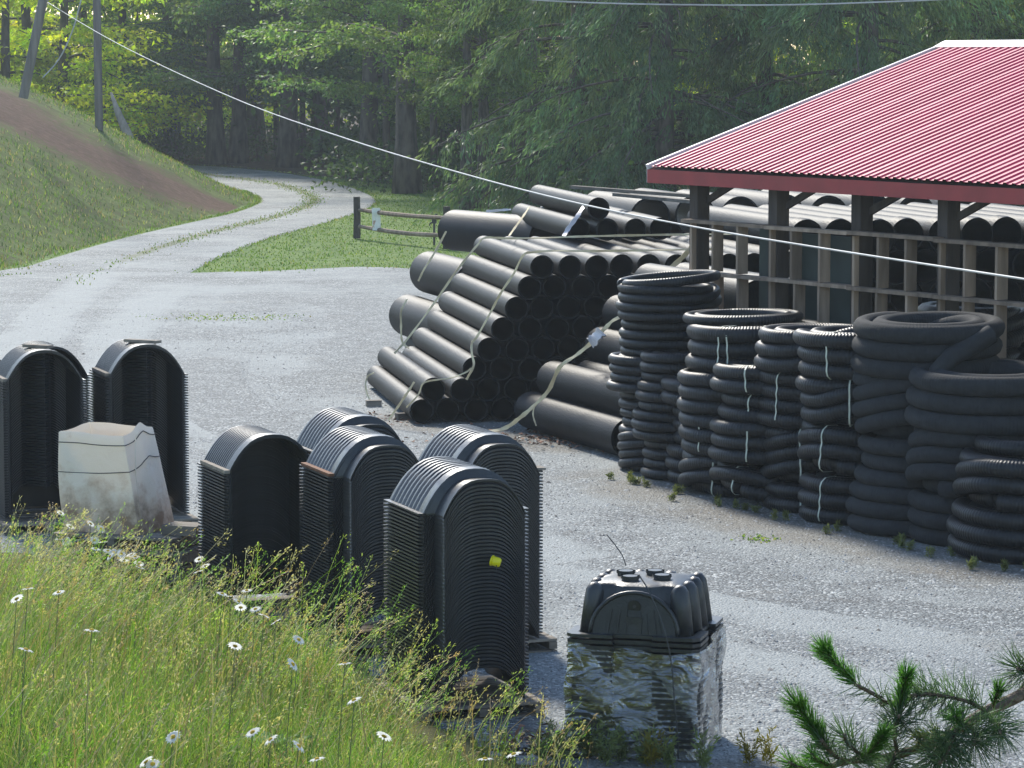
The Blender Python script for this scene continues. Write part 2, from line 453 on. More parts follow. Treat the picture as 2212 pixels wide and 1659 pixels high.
def bag_mat():
    m, nt, b = new_mat('woven_white_bag')
    L = nt.links.new
    tc = N(nt, 'ShaderNodeTexCoord')
    n1 = N(nt, 'ShaderNodeTexNoise'); n1.inputs['Scale'].default_value = 4; n1.inputs['Detail'].default_value = 8; n1.inputs['Roughness'].default_value = 0.65
    L(tc.outputs['Object'], n1.inputs['Vector'])
    sp = N(nt, 'ShaderNodeSeparateXYZ'); L(tc.outputs['Object'], sp.inputs['Vector'])
    # mud splashed up the lower half, in ragged runs
    mr = N(nt, 'ShaderNodeMapRange'); mr.inputs['From Min'].default_value = 0.0; mr.inputs['From Max'].default_value = 0.75; mr.inputs['To Min'].default_value = 0.34; mr.inputs['To Max'].default_value = -0.1
    L(sp.outputs['Z'], mr.inputs['Value'])
    ad = N(nt, 'ShaderNodeMath', operation='ADD'); L(n1.outputs['Fac'], ad.inputs[0]); L(mr.outputs['Result'], ad.inputs[1])
    r1 = ramp(nt, [(0.52, (0.93, 0.84, 0.71)), (0.70, (0.74, 0.60, 0.46)), (0.88, (0.34, 0.23, 0.15))])
    L(ad.outputs[0], r1.inputs['Fac'])
    L(r1.outputs['Color'], b.inputs['Base Color']); b.inputs['Roughness'].default_value = 0.75
    tr = N(nt, 'ShaderNodeBsdfTranslucent'); L(r1.outputs['Color'], tr.inputs['Color'])
    mx = N(nt, 'ShaderNodeMixShader'); mx.inputs['Fac'].default_value = 0.22
    L(b.outputs['BSDF'], mx.inputs[1]); L(tr.outputs['BSDF'], mx.inputs[2])
    n2 = N(nt, 'ShaderNodeTexNoise'); n2.inputs['Scale'].default_value = 5; n2.inputs['Detail'].default_value = 4; n2.inputs['Distortion'].default_value = 0.8
    L(tc.outputs['Object'], n2.inputs['Vector'])
    bp = N(nt, 'ShaderNodeBump'); bp.inputs['Strength'].default_value = 0.5; bp.inputs['Distance'].default_value = 0.04
    L(n2.outputs['Fac'], bp.inputs['Height']); L(bp.outputs['Normal'], b.inputs['Normal'])
    L(mx.outputs['Shader'], nt.nodes['Material Output'].inputs['Surface'])
    return m
M['bag'] = bag_mat()

# ------------------------------------------------------------------ ground
def smooth_noise(x, y, seed=0):
    r = np.random.default_rng(seed)
    out = np.zeros_like(x)
    for k in range(7):
        a = r.uniform(0, 6.28); f = 0.25 * 1.7 ** k; ph = r.uniform(0, 6.28)
        out += np.sin((x * math.cos(a) + y * math.sin(a)) * f + ph + 1.3 * np.sin((x * math.sin(a) - y * math.cos(a)) * f * 0.7 + ph)) / (1.3 ** k)
    return out / 3.0

def resample(pts, step):
    pts = [Vector(p) for p in pts]; out = []
    for a, b in zip(pts[:-1], pts[1:]):
        n = max(1, int((b - a).length / step))
        for i in range(n): out.append(a.lerp(b, i / n))
    out.append(pts[-1])
    return out

def spline(pts, n):
    """Catmull-Rom through pts."""
    pts = [Vector(p) for p in pts]
    q = [pts[0] * 2 - pts[1]] + pts + [pts[-1] * 2 - pts[-2]]
    out = []
    for i in range(1, len(q) - 2):
        a, b, c, d = q[i - 1], q[i], q[i + 1], q[i + 2]
        for k in range(n):
            t = k / n
            out.append(0.5 * ((2 * b) + (c - a) * t + (2 * a - 5 * b + 4 * c - d) * t * t + (3 * b - a - 3 * c + d) * t ** 3))
    out.append(pts[-1])
    return out

def polygon_sheet(name, pts, z, mat):
    from mathutils.geometry import tessellate_polygon
    vs = [Vector((p[0], p[1], z)) for p in pts]
    tris = tessellate_polygon([vs])
    me = bpy.data.meshes.new(name)
    me.from_pydata([tuple(v) for v in vs], [], [tuple(t) for t in tris])
    bm = bmesh.new(); bm.from_mesh(me)
    bmesh.ops.recalc_face_normals(bm, faces=bm.faces)
    if bm.faces and sum(f.normal.z for f in bm.faces) < 0: bmesh.ops.reverse_faces(bm, faces=bm.faces)
    bm.to_mesh(me); bm.free()
    me.materials.append(mat)
    return link(bpy.data.objects.new(name, me))

g = MB().add([(-260, -60, -0.02), (260, -60, -0.02), (260, 420, -0.02), (-260, 420, -0.02)], [(0, 1, 2, 3)]).build('ground', M['lawn'])
tag(g, kind='structure')
ff = polygon_sheet('forest_floor', [(-90, 165), (-24, 157), (-8, 140), (-4, 128), (0, 112), (6, 104), (16, 98), (40, 92), (90, 88), (90, 330), (-90, 330)], -0.008, M['litter'])
tag(ff, kind='structure')

# yard of gravel, with a soil attribute round the stacks
edge = [G(u, v) for u, v in ((-900, 640), (-300, 625), (-60, 600), (60, 573), (300, 590), (400, 592), (560, 584), (760, 579), (900, 576), (1100, 566), (1500, 540), (2600, 520))]
edge = [Vector((p.x + 0.25 * math.sin(i * 2.1), p.y + 0.5 * math.sin(i * 1.7) + 0.3 * math.sin(i * 4.3), 0)) for i, p in enumerate(resample(edge, 0.8))]
yx0, yx1, yy0 = -14.0, 14.0, 18.0
ys = polygon_sheet('yard', [(-60, 16)] + [(p.x, p.y) for p in edge] + [(60, 60), (60, 10), (20, 10), (0, 16)], 0.0, M['gravel'])
tag(ys, kind='structure')
# soil-stained strip (moss, crumbs, trodden earth) along the row of coils and round the pipe pile
def ribbon(name, left, right, nx, z, mat, kind='structure', attr=None):
    V = []; F = []; A = []
    n = len(left)
    for i in range(n):
        for k in range(nx + 1):
            p = Vector(left[i]).lerp(Vector(right[i]), k / nx)
            rim = k in (0, nx) or i in (0, n - 1)          # rim tucked under the surface it lies on
            V.append((p.x, p.y, z - (0.03 if rim else 0.0))); A.append(attr(i / (n - 1), k / nx) if attr else 0)
    w = nx + 1
    for i in range(n - 1):
        for k in range(nx):
            F.append((i * w + k, i * w + k + 1, (i + 1) * w + k + 1, (i + 1) * w + k))
    return V, F, A

def attr_mesh(name, V, F, A, aname, mat, smooth=True):
    me = bpy.data.meshes.new(name); me.from_pydata(V, [], F); me.update()
    at = me.attributes.new(aname, 'FLOAT', 'POINT'); at.data.foreach_set('value', np.asarray(A, np.float32))
    if smooth: me.polygons.foreach_set('use_smooth', [True] * len(me.polygons))
    bm = bmesh.new(); bm.from_mesh(me)
    if sum(f.normal.z for f in bm.faces) < 0: bmesh.ops.reverse_faces(bm, faces=bm.faces)
    bm.to_mesh(me); bm.free()
    me.materials.append(mat)
    return link(bpy.data.objects.new(name, me))

pairs = [((230, 352), (220, 349)), ((333, 361), (330, 354)), ((400, 393), (500, 361)), ((513, 409), (640, 377)), ((547, 420), (740, 398)), ((563, 430), (808, 426)),
         ((553, 441), (792, 451)), ((500, 460), (700, 482)), ((400, 482), (590, 512)), ((250, 517), (490, 549)), ((75, 568), (410, 590)), ((-70, 622), (340, 650)), ((-200, 680), (260, 730))]
dl = spline([G(*a) for a, b in pairs], 6); dr = spline([G(*b) for a, b in pairs], 6)
def dattr(s, k):
    fade = min(1, max(0, (0.9 - s) / 0.12))
    c = math.exp(-((k - 0.46) / 0.075) ** 2) * fade * 0.74
    e = 0.5 * math.exp(-(k / 0.05) ** 2) + 0.5 * math.exp(-((1 - k) / 0.05) ** 2)
    return max(c, e * min(1, max(0, (0.78 - s) / 0.06)))
V, F, A = ribbon('driveway', dl, dr, 40, 0.0022, None, attr=dattr)
dw = attr_mesh('driveway', V, F, A, 'Grass', M['drive'])
tag(dw, kind='structure')

def soil_strip(name, px, w, amp, z=0.001):
    pts = spline([G(*p) for p in px], 5); L_ = []; R_ = []
    for i, p in enumerate(pts):
        t = (pts[min(i + 1, len(pts) - 1)] - pts[max(i - 1, 0)]).normalized(); s = Vector((-t.y, t.x, 0))
        L_.append(p + s * w); R_.append(p - s * w)
    n_ = len(pts)
    V, F, A = ribbon(name, L_, R_, 8, z, None, attr=lambda s, k: amp * math.sin(math.pi * k) * min(1, 6 * min(s, 1 - s)))
    return tag(attr_mesh(name, V, F, A, 'Soil', M['gravel']), kind='structure')
def wheel_track(name, px, w, amp, z):
    pts = spline([G(*p) for p in px], 6); L_ = []; R_ = []
    for i, p in enumerate(pts):
        t = (pts[min(i + 1, len(pts) - 1)] - pts[max(i - 1, 0)]).normalized(); s = Vector((-t.y, t.x, 0))
        L_.append(p + s * w); R_.append(p - s * w)
    V, F, A = ribbon(name, L_, R_, 8, z, None, attr=lambda s, k: amp * math.sin(math.pi * k) ** 1.5 * min(1, 5 * min(s, 1 - s)))
    return tag(attr_mesh(name, V, F, A, 'Dust', M['gravel']), kind='structure')
wheel_track('wheel_track', [(250, 580), (180, 622), (100, 690), (40, 790), (10, 900)], 0.8, 0.27, 0.0030)
wheel_track('wheel_track', [(385, 605), (325, 655), (265, 720), (250, 800), (330, 880), (470, 930), (640, 960)], 0.8, 0.27, 0.0034)
wheel_track('wheel_track', [(620, 960), (760, 1010), (1160, 1180), (1500, 1290), (1900, 1370), (2300, 1430)], 0.7, 0.28, 0.0038)
wheel_track('wheel_track', [(1200, 1320), (1500, 1400), (1900, 1480), (2300, 1540)], 0.6, 0.30, 0.0042)
wheel_track('wheel_track', [(430, 760), (440, 840), (540, 920), (700, 985)], 0.9, -0.3, 0.0050)
wheel_track('wheel_track', [(1250, 1200), (1500, 1240), (1900, 1310), (2300, 1350)], 0.8, -0.22, 0.0054)
wheel_track('wheel_track', [(720, 620), (820, 700), (760, 800), (700, 860)], 1.2, -0.25, 0.0046)
soil_strip('trodden_ground', [(1290, 990), (1345, 1030), (1440, 1062), (1560, 1100), (1720, 1140), (1860, 1170), (2000, 1198), (2230, 1245), (2400, 1275)], 1.3, 0.30)
soil_strip('littered_ground', [(760, 880), (860, 905), (1000, 928), (1130, 940), (1260, 965), (1340, 985)], 1.1, 0.34, 0.0016)
soil_strip('stained_ground', [(1120, 1640), (1190, 1600), (1250, 1620), (1400, 1665), (1650, 1672), (1900, 1690)], 0.8, 0.32)

# the earth bank on the far side of the drive
toe_px = [(-900, 690), (-300, 640), (-60, 598), (75, 563), (250, 513), (400, 478), (500, 456), (548, 440), (560, 430), (545, 420), (505, 408), (400, 392), (333, 359), (230, 352)]
toe = [G(*p) for p in toe_px]
toe_s = resample(toe, 1.0)
tx = np.array([p.x for p in toe_s]); ty = np.array([p.y for p in toe_s])
poly = [(p.x, p.y) for p in toe] + [(-70, 165), (-90, 60)]
def inside(x, y):
    res = np.zeros(x.shape, bool); n = len(poly); j = n - 1
    for i in range(n):
        xi, yi = poly[i]; xj, yj = poly[j]
        c = ((yi > y) != (yj > y)) & (x < (xj - xi) * (y - yi) / (yj - yi + 1e-9) + xi)
        res ^= c; j = i
    return res
def bank_h(x, y):
    x = np.atleast_1d(np.asarray(x, float)); y = np.atleast_1d(np.asarray(y, float))
    d = np.full(x.shape, 1e9)
    for a, b in zip(toe[:-1], toe[1:]):
        ex, ey = b.x - a.x, b.y - a.y
        t = np.clip(((x - a.x) * ex + (y - a.y) * ey) / (ex * ex + ey * ey), 0, 1)
        d = np.minimum(d, np.hypot(x - a.x - t * ex, y - a.y - t * ey))
    d = np.where(inside(x, y), d, -d)
    dd = np.clip(d, 0, None)
    h = 0.655 * dd * (dd / (dd + 1.2))
    cap = 12.0
    h = cap * (1 - np.exp(-h / cap))
    return np.where(d > 0, h + 0.12 * smooth_noise(x, y, 3) * np.clip(dd / 2, 0, 1), -0.15 + 0.0 * d)
def hit_bank(u, v):
    d = ray(u, v)
    for i in range(600):
        Y = 70 + i * 0.2
        p = Vector((0, 0, CAM_H)) + d * (Y / d.y)
        if p.z < bank_h(p.x, p.y)[0]: return p
    return p
soil_line = [(-60, 190), (0, 235), (120, 300), (220, 345), (330, 390), (420, 425), (480, 440)]
soil_w = [26, 26, 26, 24, 22, 16, 5]
sl = [hit_bank(*p) for p in soil_line]
sw = [max(0.8, min(5.5, 2.0 * (hit_bank(u, v - w) - hit_bank(u, v + w)).length / 2)) for (u, v), w in zip(soil_line, soil_w)]
gx = np.arange(-46, -6, 0.5); gy = np.arange(60, 156, 0.7)
XX, YY = np.meshgrid(gx, gy)
HH = bank_h(XX.ravel(), YY.ravel())
SO = np.full(HH.shape, 9.0)
for (a, b, wa, wb) in zip(sl[:-1], sl[1:], sw[:-1], sw[1:]):
    ex, ey = b.x - a.x, b.y - a.y
    t = np.clip(((XX.ravel() - a.x) * ex + (YY.ravel() - a.y) * ey) / (ex * ex + ey * ey), 0, 1)
    SO = np.minimum(SO, np.hypot(XX.ravel() - a.x - t * ex, YY.ravel() - a.y - t * ey) / (wa + (wb - wa) * t))
SOIL = np.clip(1.25 - SO, 0, 1) * 0.7
nx_ = len(gx)
F = []
for j in range(len(gy) - 1):
    for i in range(nx_ - 1):
        q = (j * nx_ + i, j * nx_ + i + 1, (j + 1) * nx_ + i + 1, (j + 1) * nx_ + i)
        if max(HH[k] for k in q) > -0.14: F.append(q)
bank = attr_mesh('bank', list(zip(XX.ravel(), YY.ravel(), HH)), F, SOIL, 'Soil', M['bank'])
tag(bank, kind='structure')

# the weedy slope below the camera
toe2 = [(-40, 32), (-9, 30.0), (-4.3, 27.4), (-3.43, 26.6), (-2.35, 25.2), (-1.52, 23.7), (-1.0, 22.9), (-0.33, 22.0), (0.29, 21.4), (1.2, 20.6), (4, 17.5), (9, 13), (40, 5)]
t2x = np.array([p[0] for p in toe2]); t2y = np.array([p[1] for p in toe2])
def slope_h(x, y):
    x = np.asarray(x, float); y = np.asarray(y, float)
    d = np.interp(x, t2x, t2y) - y
    dd = np.clip(d, 0, None)
    return np.where(d > 0, 0.122 * dd * (dd / (dd + 0.7)) + 0.05 * smooth_noise(x * 2, y * 2, 5) * np.clip(dd, 0, 1), np.where(d > -np.interp(x, [-4, -1.2, 0.0], [4.6, 3.4, 1.2]), 0.015 * np.clip((d + np.interp(x, [-4, -1.2, 0.0], [4.6, 3.4, 1.2])) / 0.8, 0, 1) - 0.003, -0.05))
gx2 = np.arange(-12, 12.01, 0.3); gy2 = np.arange(-2, 34, 0.3)
X2, Y2 = np.meshgrid(gx2, gy2)
H2 = slope_h(X2.ravel(), Y2.ravel())
F2 = []
for j in range(len(gy2) - 1):
    for i in range(len(gx2) - 1):
        q = (j * len(gx2) + i, j * len(gx2) + i + 1, (j + 1) * len(gx2) + i + 1, (j + 1) * len(gx2) + i)
        if max(H2[k] for k in q) > -0.04: F2.append(q)
M['slope'] = simple('thatch_and_soil', (0.15, 0.14, 0.06), (0.07, 0.075, 0.03), 0.95, 4, 0.1, 0.9, 25, 8)
sl_o = attr_mesh('hillside', list(zip(X2.ravel(), Y2.ravel(), H2)), F2, np.zeros(len(H2)), 'Soil', M['slope'])
tag(sl_o, kind='structure')
#@@SPLIT1
# ------------------------------------------------------------------ barn with red metal roof
W_ANG = R(30.4)
wd = Vector((math.sin(W_ANG), -math.cos(W_ANG), 0))      # along the front wall, towards the camera
nd = Vector((math.cos(W_ANG), math.sin(W_ANG), 0))       # into the barn
EAVE = P(1407, 357, 41.0)
EZ = EAVE.z
E0 = Vector((EAVE.x, EAVE.y, 0))
HALF, RISE, LEN = 4.66, 1.53, 15.0
barn = empty('barn', (E0 + wd * 0.65 + nd * 0.3))
tag(barn, 'open-sided timber barn with a red ribbed metal roof', 'barn')
BO = barn.location.copy()
def bl(p): return Vector(p) - BO
roof = MB()
def rp(t, s, dz=0.0):                                     # roof surface point: t along, s 0..1 up the front slope, 1..2 down the back
    if s <= 1: return E0 + wd * t + nd * (HALF * s) + Vector((0, 0, EZ + RISE * s + dz))
    return E0 + wd * t + nd * (HALF * s) + Vector((0, 0, EZ + RISE * (2 - s) + dz))
# roof deck, then panels
deck = MB()
deck.add([bl(rp(0.02, 0.0, -0.05)), bl(rp(LEN, 0.0, -0.05)), bl(rp(LEN, 1, -0.05)), bl(rp(0.02, 1, -0.05)), bl(rp(LEN, 2, -0.05)), bl(rp(0.02, 2, -0.05))], [(0, 1, 2, 3), (3, 2, 4, 5)])
roof_o = deck.build('roof', M['wood_dark'], barn)
nrm = (Vector((0, 0, HALF)) - nd * RISE).normalized()
def panel_mesh(width, pitch, slope):
    """corrugated sheet: x along eave 0..width, y up-slope 0..slope, z out"""
    prof = []
    n = int(round(width / pitch))
    for i in range(n):
        x = i * pitch
        hh_ = 0.019 if i < n - 1 else 0.015
        prof += [(x, 0), (x + pitch * 0.42, 0), (x + pitch * 0.52, hh_), (x + pitch * 0.84, hh_), (x + pitch * 0.94, 0.0)]
    prof.append((width + 0.004, 0.001))
    mb = MB(); m = len(prof); ny = 1
    vs = [(x, y * slope, z) for y in (0, 1) for x, z in prof]
    fs = [(i, i + 1, m + i + 1, m + i) for i in range(m - 1)]
    vs += [(x, y * slope, z - 0.004) for y in (0, 1) for x, z in prof]
    fs += [(2 * m + i + 1, 2 * m + i, i, i + 1)[::-1] for i in range(m - 1)]
    mb.add(vs, fs)
    return mb
SL = math.hypot(HALF, RISE)
PW = 0.9
pm = panel_mesh(PW, PW / 6, SL - 0.05).mesh('roof_panel', M['red_metal'])
up = (nd * HALF + Vector((0, 0, RISE))).normalized()
for i in range(int(LEN / PW)):
    o = link(bpy.data.objects.new('roof_panel', pm), roof_o)
    p = bl(rp(0.06 + i * PW, 0, 0.004)) + up * -0.04
    o.matrix_basis = Matrix.Translation(p) @ Matrix((wd, up, nrm)).transposed().to_4x4()
dn = (nd * HALF - Vector((0, 0, RISE))).normalized()
nrm2 = (Vector((0, 0, HALF)) + nd * RISE).normalized()
for i in range(int(LEN / PW)):
    o = link(bpy.data.objects.new('roof_panel', pm), roof_o)
    p = bl(rp(0.06 + (i + 1) * PW, 2, 0.004)) + dn * 0.04
    o.matrix_basis = Matrix.Translation(p) @ Matrix((-wd, -dn, nrm2)).transposed().to_4x4()
rc = MB()
for t0 in np.arange(0, LEN - 0.1, 3.0):
    t1 = min(t0 + 3.0, LEN)
    q = MB()
    ends = []
    for t in (t0 - 0.01 if t0 else -0.03, t1 - 0.015):
        ends.append([bl(rp(t, 1 - 0.042, 0.032)), bl(rp(t, 1 - 0.012, 0.05)), bl(rp(t, 1, 0.054)), bl(rp(t, 1 + 0.012, 0.05)), bl(rp(t, 1 + 0.042, 0.032)), bl(rp(t, 1 + 0.038, 0.0)), bl(rp(t, 1 - 0.038, 0.0))])
    vs = ends[0] + ends[1]
    q.add(vs, [(i, (i + 1) % 7, 7 + (i + 1) % 7, 7 + i)[::-1] for i in range(7)] + [tuple(range(7)), tuple(range(13, 6, -1))])
    q.build('ridge_cap', M['white_trim'], roof_o)
for s0, s1 in ((-0.012, 0.97), (2.012, 1.03)):
    q = MB()
    q.beam(bl(rp(-0.01, s0, 0.0)), bl(rp(-0.01, s1, 0.0)), 0.05, 0.06, up=nrm)
    q.build('rake_trim', M['white_trim'], roof_o)
# fascia boards
for s in (0.0, 2.0):
    q = MB()
    off = nd * (-0.03 if s == 0 else 0.03)
    q.beam(bl(rp(-0.02, s, -0.135) + off), bl(rp(LEN, s, -0.135) + off), 0.04, 0.17)
    q.build('fascia', M['red_paint'], barn)
q = MB(); q.beam(bl(rp(-0.045, 0.0, -0.12) - nd * 0.03), bl(rp(-0.045, 0.0, -0.119) + nd * 0.16), 0.03, 0.2); q.build('corner_cap', M['white_trim'], barn)
q = MB(); q.beam(bl(rp(0.03, 0.0, -0.12)), bl(rp(0.03, 1.0, -0.12)), 0.04, 0.14); q.build('rake_board', M['red_paint'], barn)
# posts, rails, blocking
POST_T = [0.0, 1.72, 3.40, 5.02, 6.62, 8.25, 9.9, 11.6, 13.2]
RAIL_Z = [2.93, 2.30, 1.66, 1.02]
eave_in = EZ + RISE * (0.3 / HALF) - 0.1
PW_ = 0.18
for i, t in enumerate(POST_T):
    c = wd * t
    q = MB(); q.box(c + Vector((0, 0, eave_in / 2 + 0.01)), (PW_, PW_, eave_in - 0.02), Matrix.Rotation(math.pi / 2 - W_ANG, 3, 'Z').inverted() @ Matrix.Identity(3))
    q.build('post', M['wood_dark'], barn)
    # sister board on the face of each post, below the top rail
    q = MB(); q.beam(c + nd * -0.115 + wd * 0.05 + Vector((0, 0, 0.02)), c + nd * -0.115 + wd * 0.05 + Vector((0, 0, 2.895)), 0.09, 0.045, up=wd); q.build('post_board', M['wood'], barn)
    q = MB(); q.beam(c + nd * 0.06 + Vector((0, 0, eave_in - 0.46)) + wd * 0.0, c + wd * 1.15 + nd * 0.1 + Vector((0, 0, eave_in + 0.01)), 0.05, 0.08); q.build('brace', M['wood_dark'], barn)
    if i < 7:
        q = MB(); cb = c + nd * (2 * HALF - 0.6); q.box(cb + Vector((0, 0, eave_in / 2 + 0.01)), (PW_, PW_, eave_in - 0.02)); q.build('post', M['wood_dark'], barn)
        q = MB(); q.beam(c + Vector((0, 0, eave_in - 0.08)), cb + Vector((0, 0, eave_in - 0.08)), 0.05, 0.14); q.build('tie_beam', M['wood_dark'], barn)
        q = MB(); q.beam(c + nd * -0.2 + wd * 0.12 + Vector((0, 0, eave_in - 0.06)), c + nd * (HALF - 0.3) + wd * 0.12 + Vector((0, 0, EZ + RISE - 0.14)), 0.05, 0.13); q.build('rafter', M['wood_dark'], barn)
q = MB(); q.beam(nd * (2 * HALF - 0.6) + Vector((0, 0, 2.75)) + wd * -0.1, nd * (2 * HALF - 0.6) + wd * 13 + Vector((0, 0, 2.75)), 0.05, 0.14); q.build('back_rail', M['wood_dark'], barn)
for z in RAIL_Z:
    for i in range(len(POST_T) - 1):
        t0, t1 = POST_T[i] + 0.03 if i else -0.06, POST_T[i + 1] + 0.025
        q = MB(); j = rnd.uniform(-0.012, 0.012)
        q.beam(wd * t0 + nd * -0.16 + Vector((0, 0, z + j)), wd * t1 + nd * -0.16 + Vector((0, 0, z + j * 0.5)), 0.16, 0.042); q.build('rail', M['wood'], barn)
for k in range(3):
    z1, z0 = RAIL_Z[k] - 0.024, RAIL_Z[k + 1] + 0.024
    for i in range(len(POST_T) - 1):
        for fr in (1 / 3, 2 / 3):
            t = POST_T[i] + (POST_T[i + 1] - POST_T[i]) * fr + rnd.uniform(-0.04, 0.04) + 0.05
            q = MB(); q.beam(wd * t + nd * -0.15 + Vector((0, 0, z0)), wd * t + nd * -0.15 + Vector((0, 0, z1)), 0.15, 0.042, up=wd)
            o = q.build('blocking', M['wood'], barn)
    # dark boards of the inner lining low in the second bay
q = MB(); q.beam(wd * 1.1 + nd * 0.16 + Vector((0, 0, 1.95)), wd * 1.68 + nd * 0.16 + Vector((0, 0, 1.95)), 0.02, 1.9); q.build('lining_panel', M['green_board'], barn)
q = MB(); q.beam(wd * 2.0 + nd * 0.16 + Vector((0, 0, 1.75)), wd * 3.25 + nd * 0.16 + Vector((0, 0, 1.75)), 0.02, 2.2); q.build('lining_panel', M['green_board'], barn)
# blue wrapped roll inside
bp_ = BO + wd * 5.9 + nd * 2.2
q = MB()
prof = [(0.0, 0.0), (0.36, 0.0), (0.40, 0.06), (0.40, 0.5), (0.37, 0.56), (0.33, 0.58), (0, 0.58)]
vs = []; fs = []
for k in range(20):
    a = 2 * math.pi * k / 20
    for r_, z_ in prof: vs.append((r_ * math.cos(a), r_ * math.sin(a), z_))
for k in range(20):
    for j in range(len(prof) - 1):
        fs.append((k * 7 + j, ((k + 1) % 20) * 7 + j, ((k + 1) % 20) * 7 + j + 1, k * 7 + j + 1))
q.add(vs, fs)
o = q.build('wrapped_roll', M['blue'], None, 'auto'); o.location = (bp_.x, bp_.y, 1.22); tag(o, 'blue film-wrapped roll standing inside the barn', 'roll')
q = MB()
q.box((0, 0, 0.59), (0.95, 0.95, 1.18)); 
st = empty('crate', (bp_.x, bp_.y, 0), 0.5); tag(st, 'dark timber crate inside the barn under the blue roll', 'crate')
for k in range(6):
    MB().box((0, 0, 0.1 + k * 0.2), (0.9, 0.9, 0.17)).build('plank', M['wood_dark'], st)

# ------------------------------------------------------------------ straight pipes in piles
def pipe_mesh(name, d, L, seg=22, wall=0.021, ribs=False):
    mb = MB(); r = d / 2
    sec = [(r, 0), (r, L), (r - wall, L), (r - wall, 0.0)]
    if ribs: sec = [(r, 0)] + [(r + (0.012 if k % 2 else 0), 0.05 + 0.05 * k) for k in range(7)] + [(r, 0.42), (r, L), (r - wall, L), (r - wall, 0)]
    m = len(sec); vs = []; fs = []
    for k in range(seg):
        a = 2 * math.pi * k / seg
        for rr, y in sec: vs.append((rr * math.cos(a), y, rr * math.sin(a)))
    for k in range(seg):
        k2 = (k + 1) % seg
        for j in range(m):
            j2 = (j + 1) % m
            fs.append((k * m + j, k * m + j2, k2 * m + j2, k2 * m + j))
    mb.add(vs, fs)
    return mb.mesh(name, M['pipe'], 'auto')

def put_pipe(mesh, name, loc, yaw, label, group, pitch=0.0):
    o = link(bpy.data.objects.new(name, mesh))
    o.location = loc
    o.rotation_euler = (pitch, 0, yaw)
    tag(o, label, 'pipe', group)
    return o

SD, SLN, SY = 0.331, 5.0, R(9.5)          # strapped pile of small pipes
sa = Vector((-math.sin(SY), math.cos(SY), 0)); sr = Vector((math.cos(SY), math.sin(SY), 0))
S0 = P(909.5, 894, 43.9); S0.z = 0
sm = [pipe_mesh('drain_pipe', SD, SLN + dl_) for dl_ in (0.0, 0.08, -0.06)]
starts = [0, 1, 4, 5, 6, 7, 8, 9, 14, 15]
ends = [10, 11, 12, 13, 16, 19, 22, 25, 20, 15]
TOPX = {(8, 14): 2.78, (8, 16): 3.18, (8, 18): 3.58, (8, 20): 4.0, (9, 15): 3.03}
SP = {}
for r_ in range(10):
    col = 0
    for n in range(starts[r_], ends[r_] + 1, 2):
        col += 1
        j = rnd.uniform(-0.14, 0.08) + (0.05 if r_ >= 8 else 0)
        p = S0 + sr * (n * 0.186 + rnd.uniform(-0.006, 0.006)) + sa * j + Vector((0, 0, SD / 2 + 0.01 + r_ * 0.2765))
        if r_ >= 8: p = S0 + sr * TOPX[(r_, n)] + sa * (2.95 + 0.1 * (n % 3)) + Vector((0, 0, 2.46 if r_ == 8 else 2.77))
        lab = f'black pipe, {ordinal(col)} from the left in row {ordinal(r_ + 1)} up of the strapped pile' if r_ < 9 else 'black drain pipe lying alone on top of the strapped pile'
        put_pipe(sm[(n + r_) % 3], 'drain_pipe', p, SY + rnd.uniform(-0.004, 0.004), lab, 'small pipes in the strapped pile')
        SP[(r_, n)] = p

# larger pipes behind the left of the pile
BD, BY = 0.68, R(15)
bm_ = pipe_mesh('large_pipe', BD, 3.0, 26, 0.03)
ba = Vector((-math.sin(BY), math.cos(BY), 0)); br = Vector((math.cos(BY), math.sin(BY), 0))
names = ['lowest', 'middle', 'uppermost']
for k, (u, v, z) in enumerate(((884, 681, 0.84), (929, 588, 1.50), (984, 497, 2.15))):
    far = P(u, v, 53.7 if k == 2 else 52.3)
    b_yaw = R(30) if k == 2 else BY; bdir = Vector((-math.sin(b_yaw), math.cos(b_yaw), 0))
    for c in range(3):
        p = far - bdir * 3.0
        lab = f'large black pipe end, {names[k]} of three stacked behind the small pipes' if c == 0 else f'large black pipe tucked behind, {ordinal(c + 1)} along the {names[k]} rear row'
        if c: continue
        put_pipe(bm_, 'large_pipe', p, b_yaw, lab, 'large pipes behind the strapped pile')
for c in range(4):
    p = P(900, 745, 52.0) + br * (c * 0.69) - ba * 3.0; p.z = BD / 2
    if c in (0, 3): put_pipe(bm_, 'large_pipe', p + br * 0.15, BY, f'large black pipe on the ground, {ordinal(c + 1)} along the rear bottom row', 'large pipes behind the strapped pile')

# pipes lying to the right of the pile, far ends showing
QD, QY = 0.50, R(20)
qm = pipe_mesh('grey_black_pipe', QD, 3.5, 24, 0.02)
qa = Vector((math.sin(QY), -math.cos(QY), 0)); qr = Vector((math.cos(QY), math.sin(QY), 0))
qlab = ['bottom', 'second', 'third', 'fourth', 'top']
for k, (u, v, z, n, yy) in enumerate(((1148, 878, 0.26, 4, 43.2), (1197, 829, 0.70, 3, 42.9), (1300, 745, 1.13, 3, 43.2), (1338, 680, 1.56, 3, 43.2), (1404, 606, 1.98, 3, 43.2))):
    far = P(u, v, yy); far.z = z
    for c in range(n):
        p = far + qr * (c * 0.51) + qa * 3.5
        if c == 0: pass
        elif c > 1: continue
        put_pipe(qm, 'thick_pipe', p, QY, f'thick black pipe, {ordinal(c + 1)} along the {qlab[k]} row beside the tall coil stacks', 'thick pipes between pile and coils')

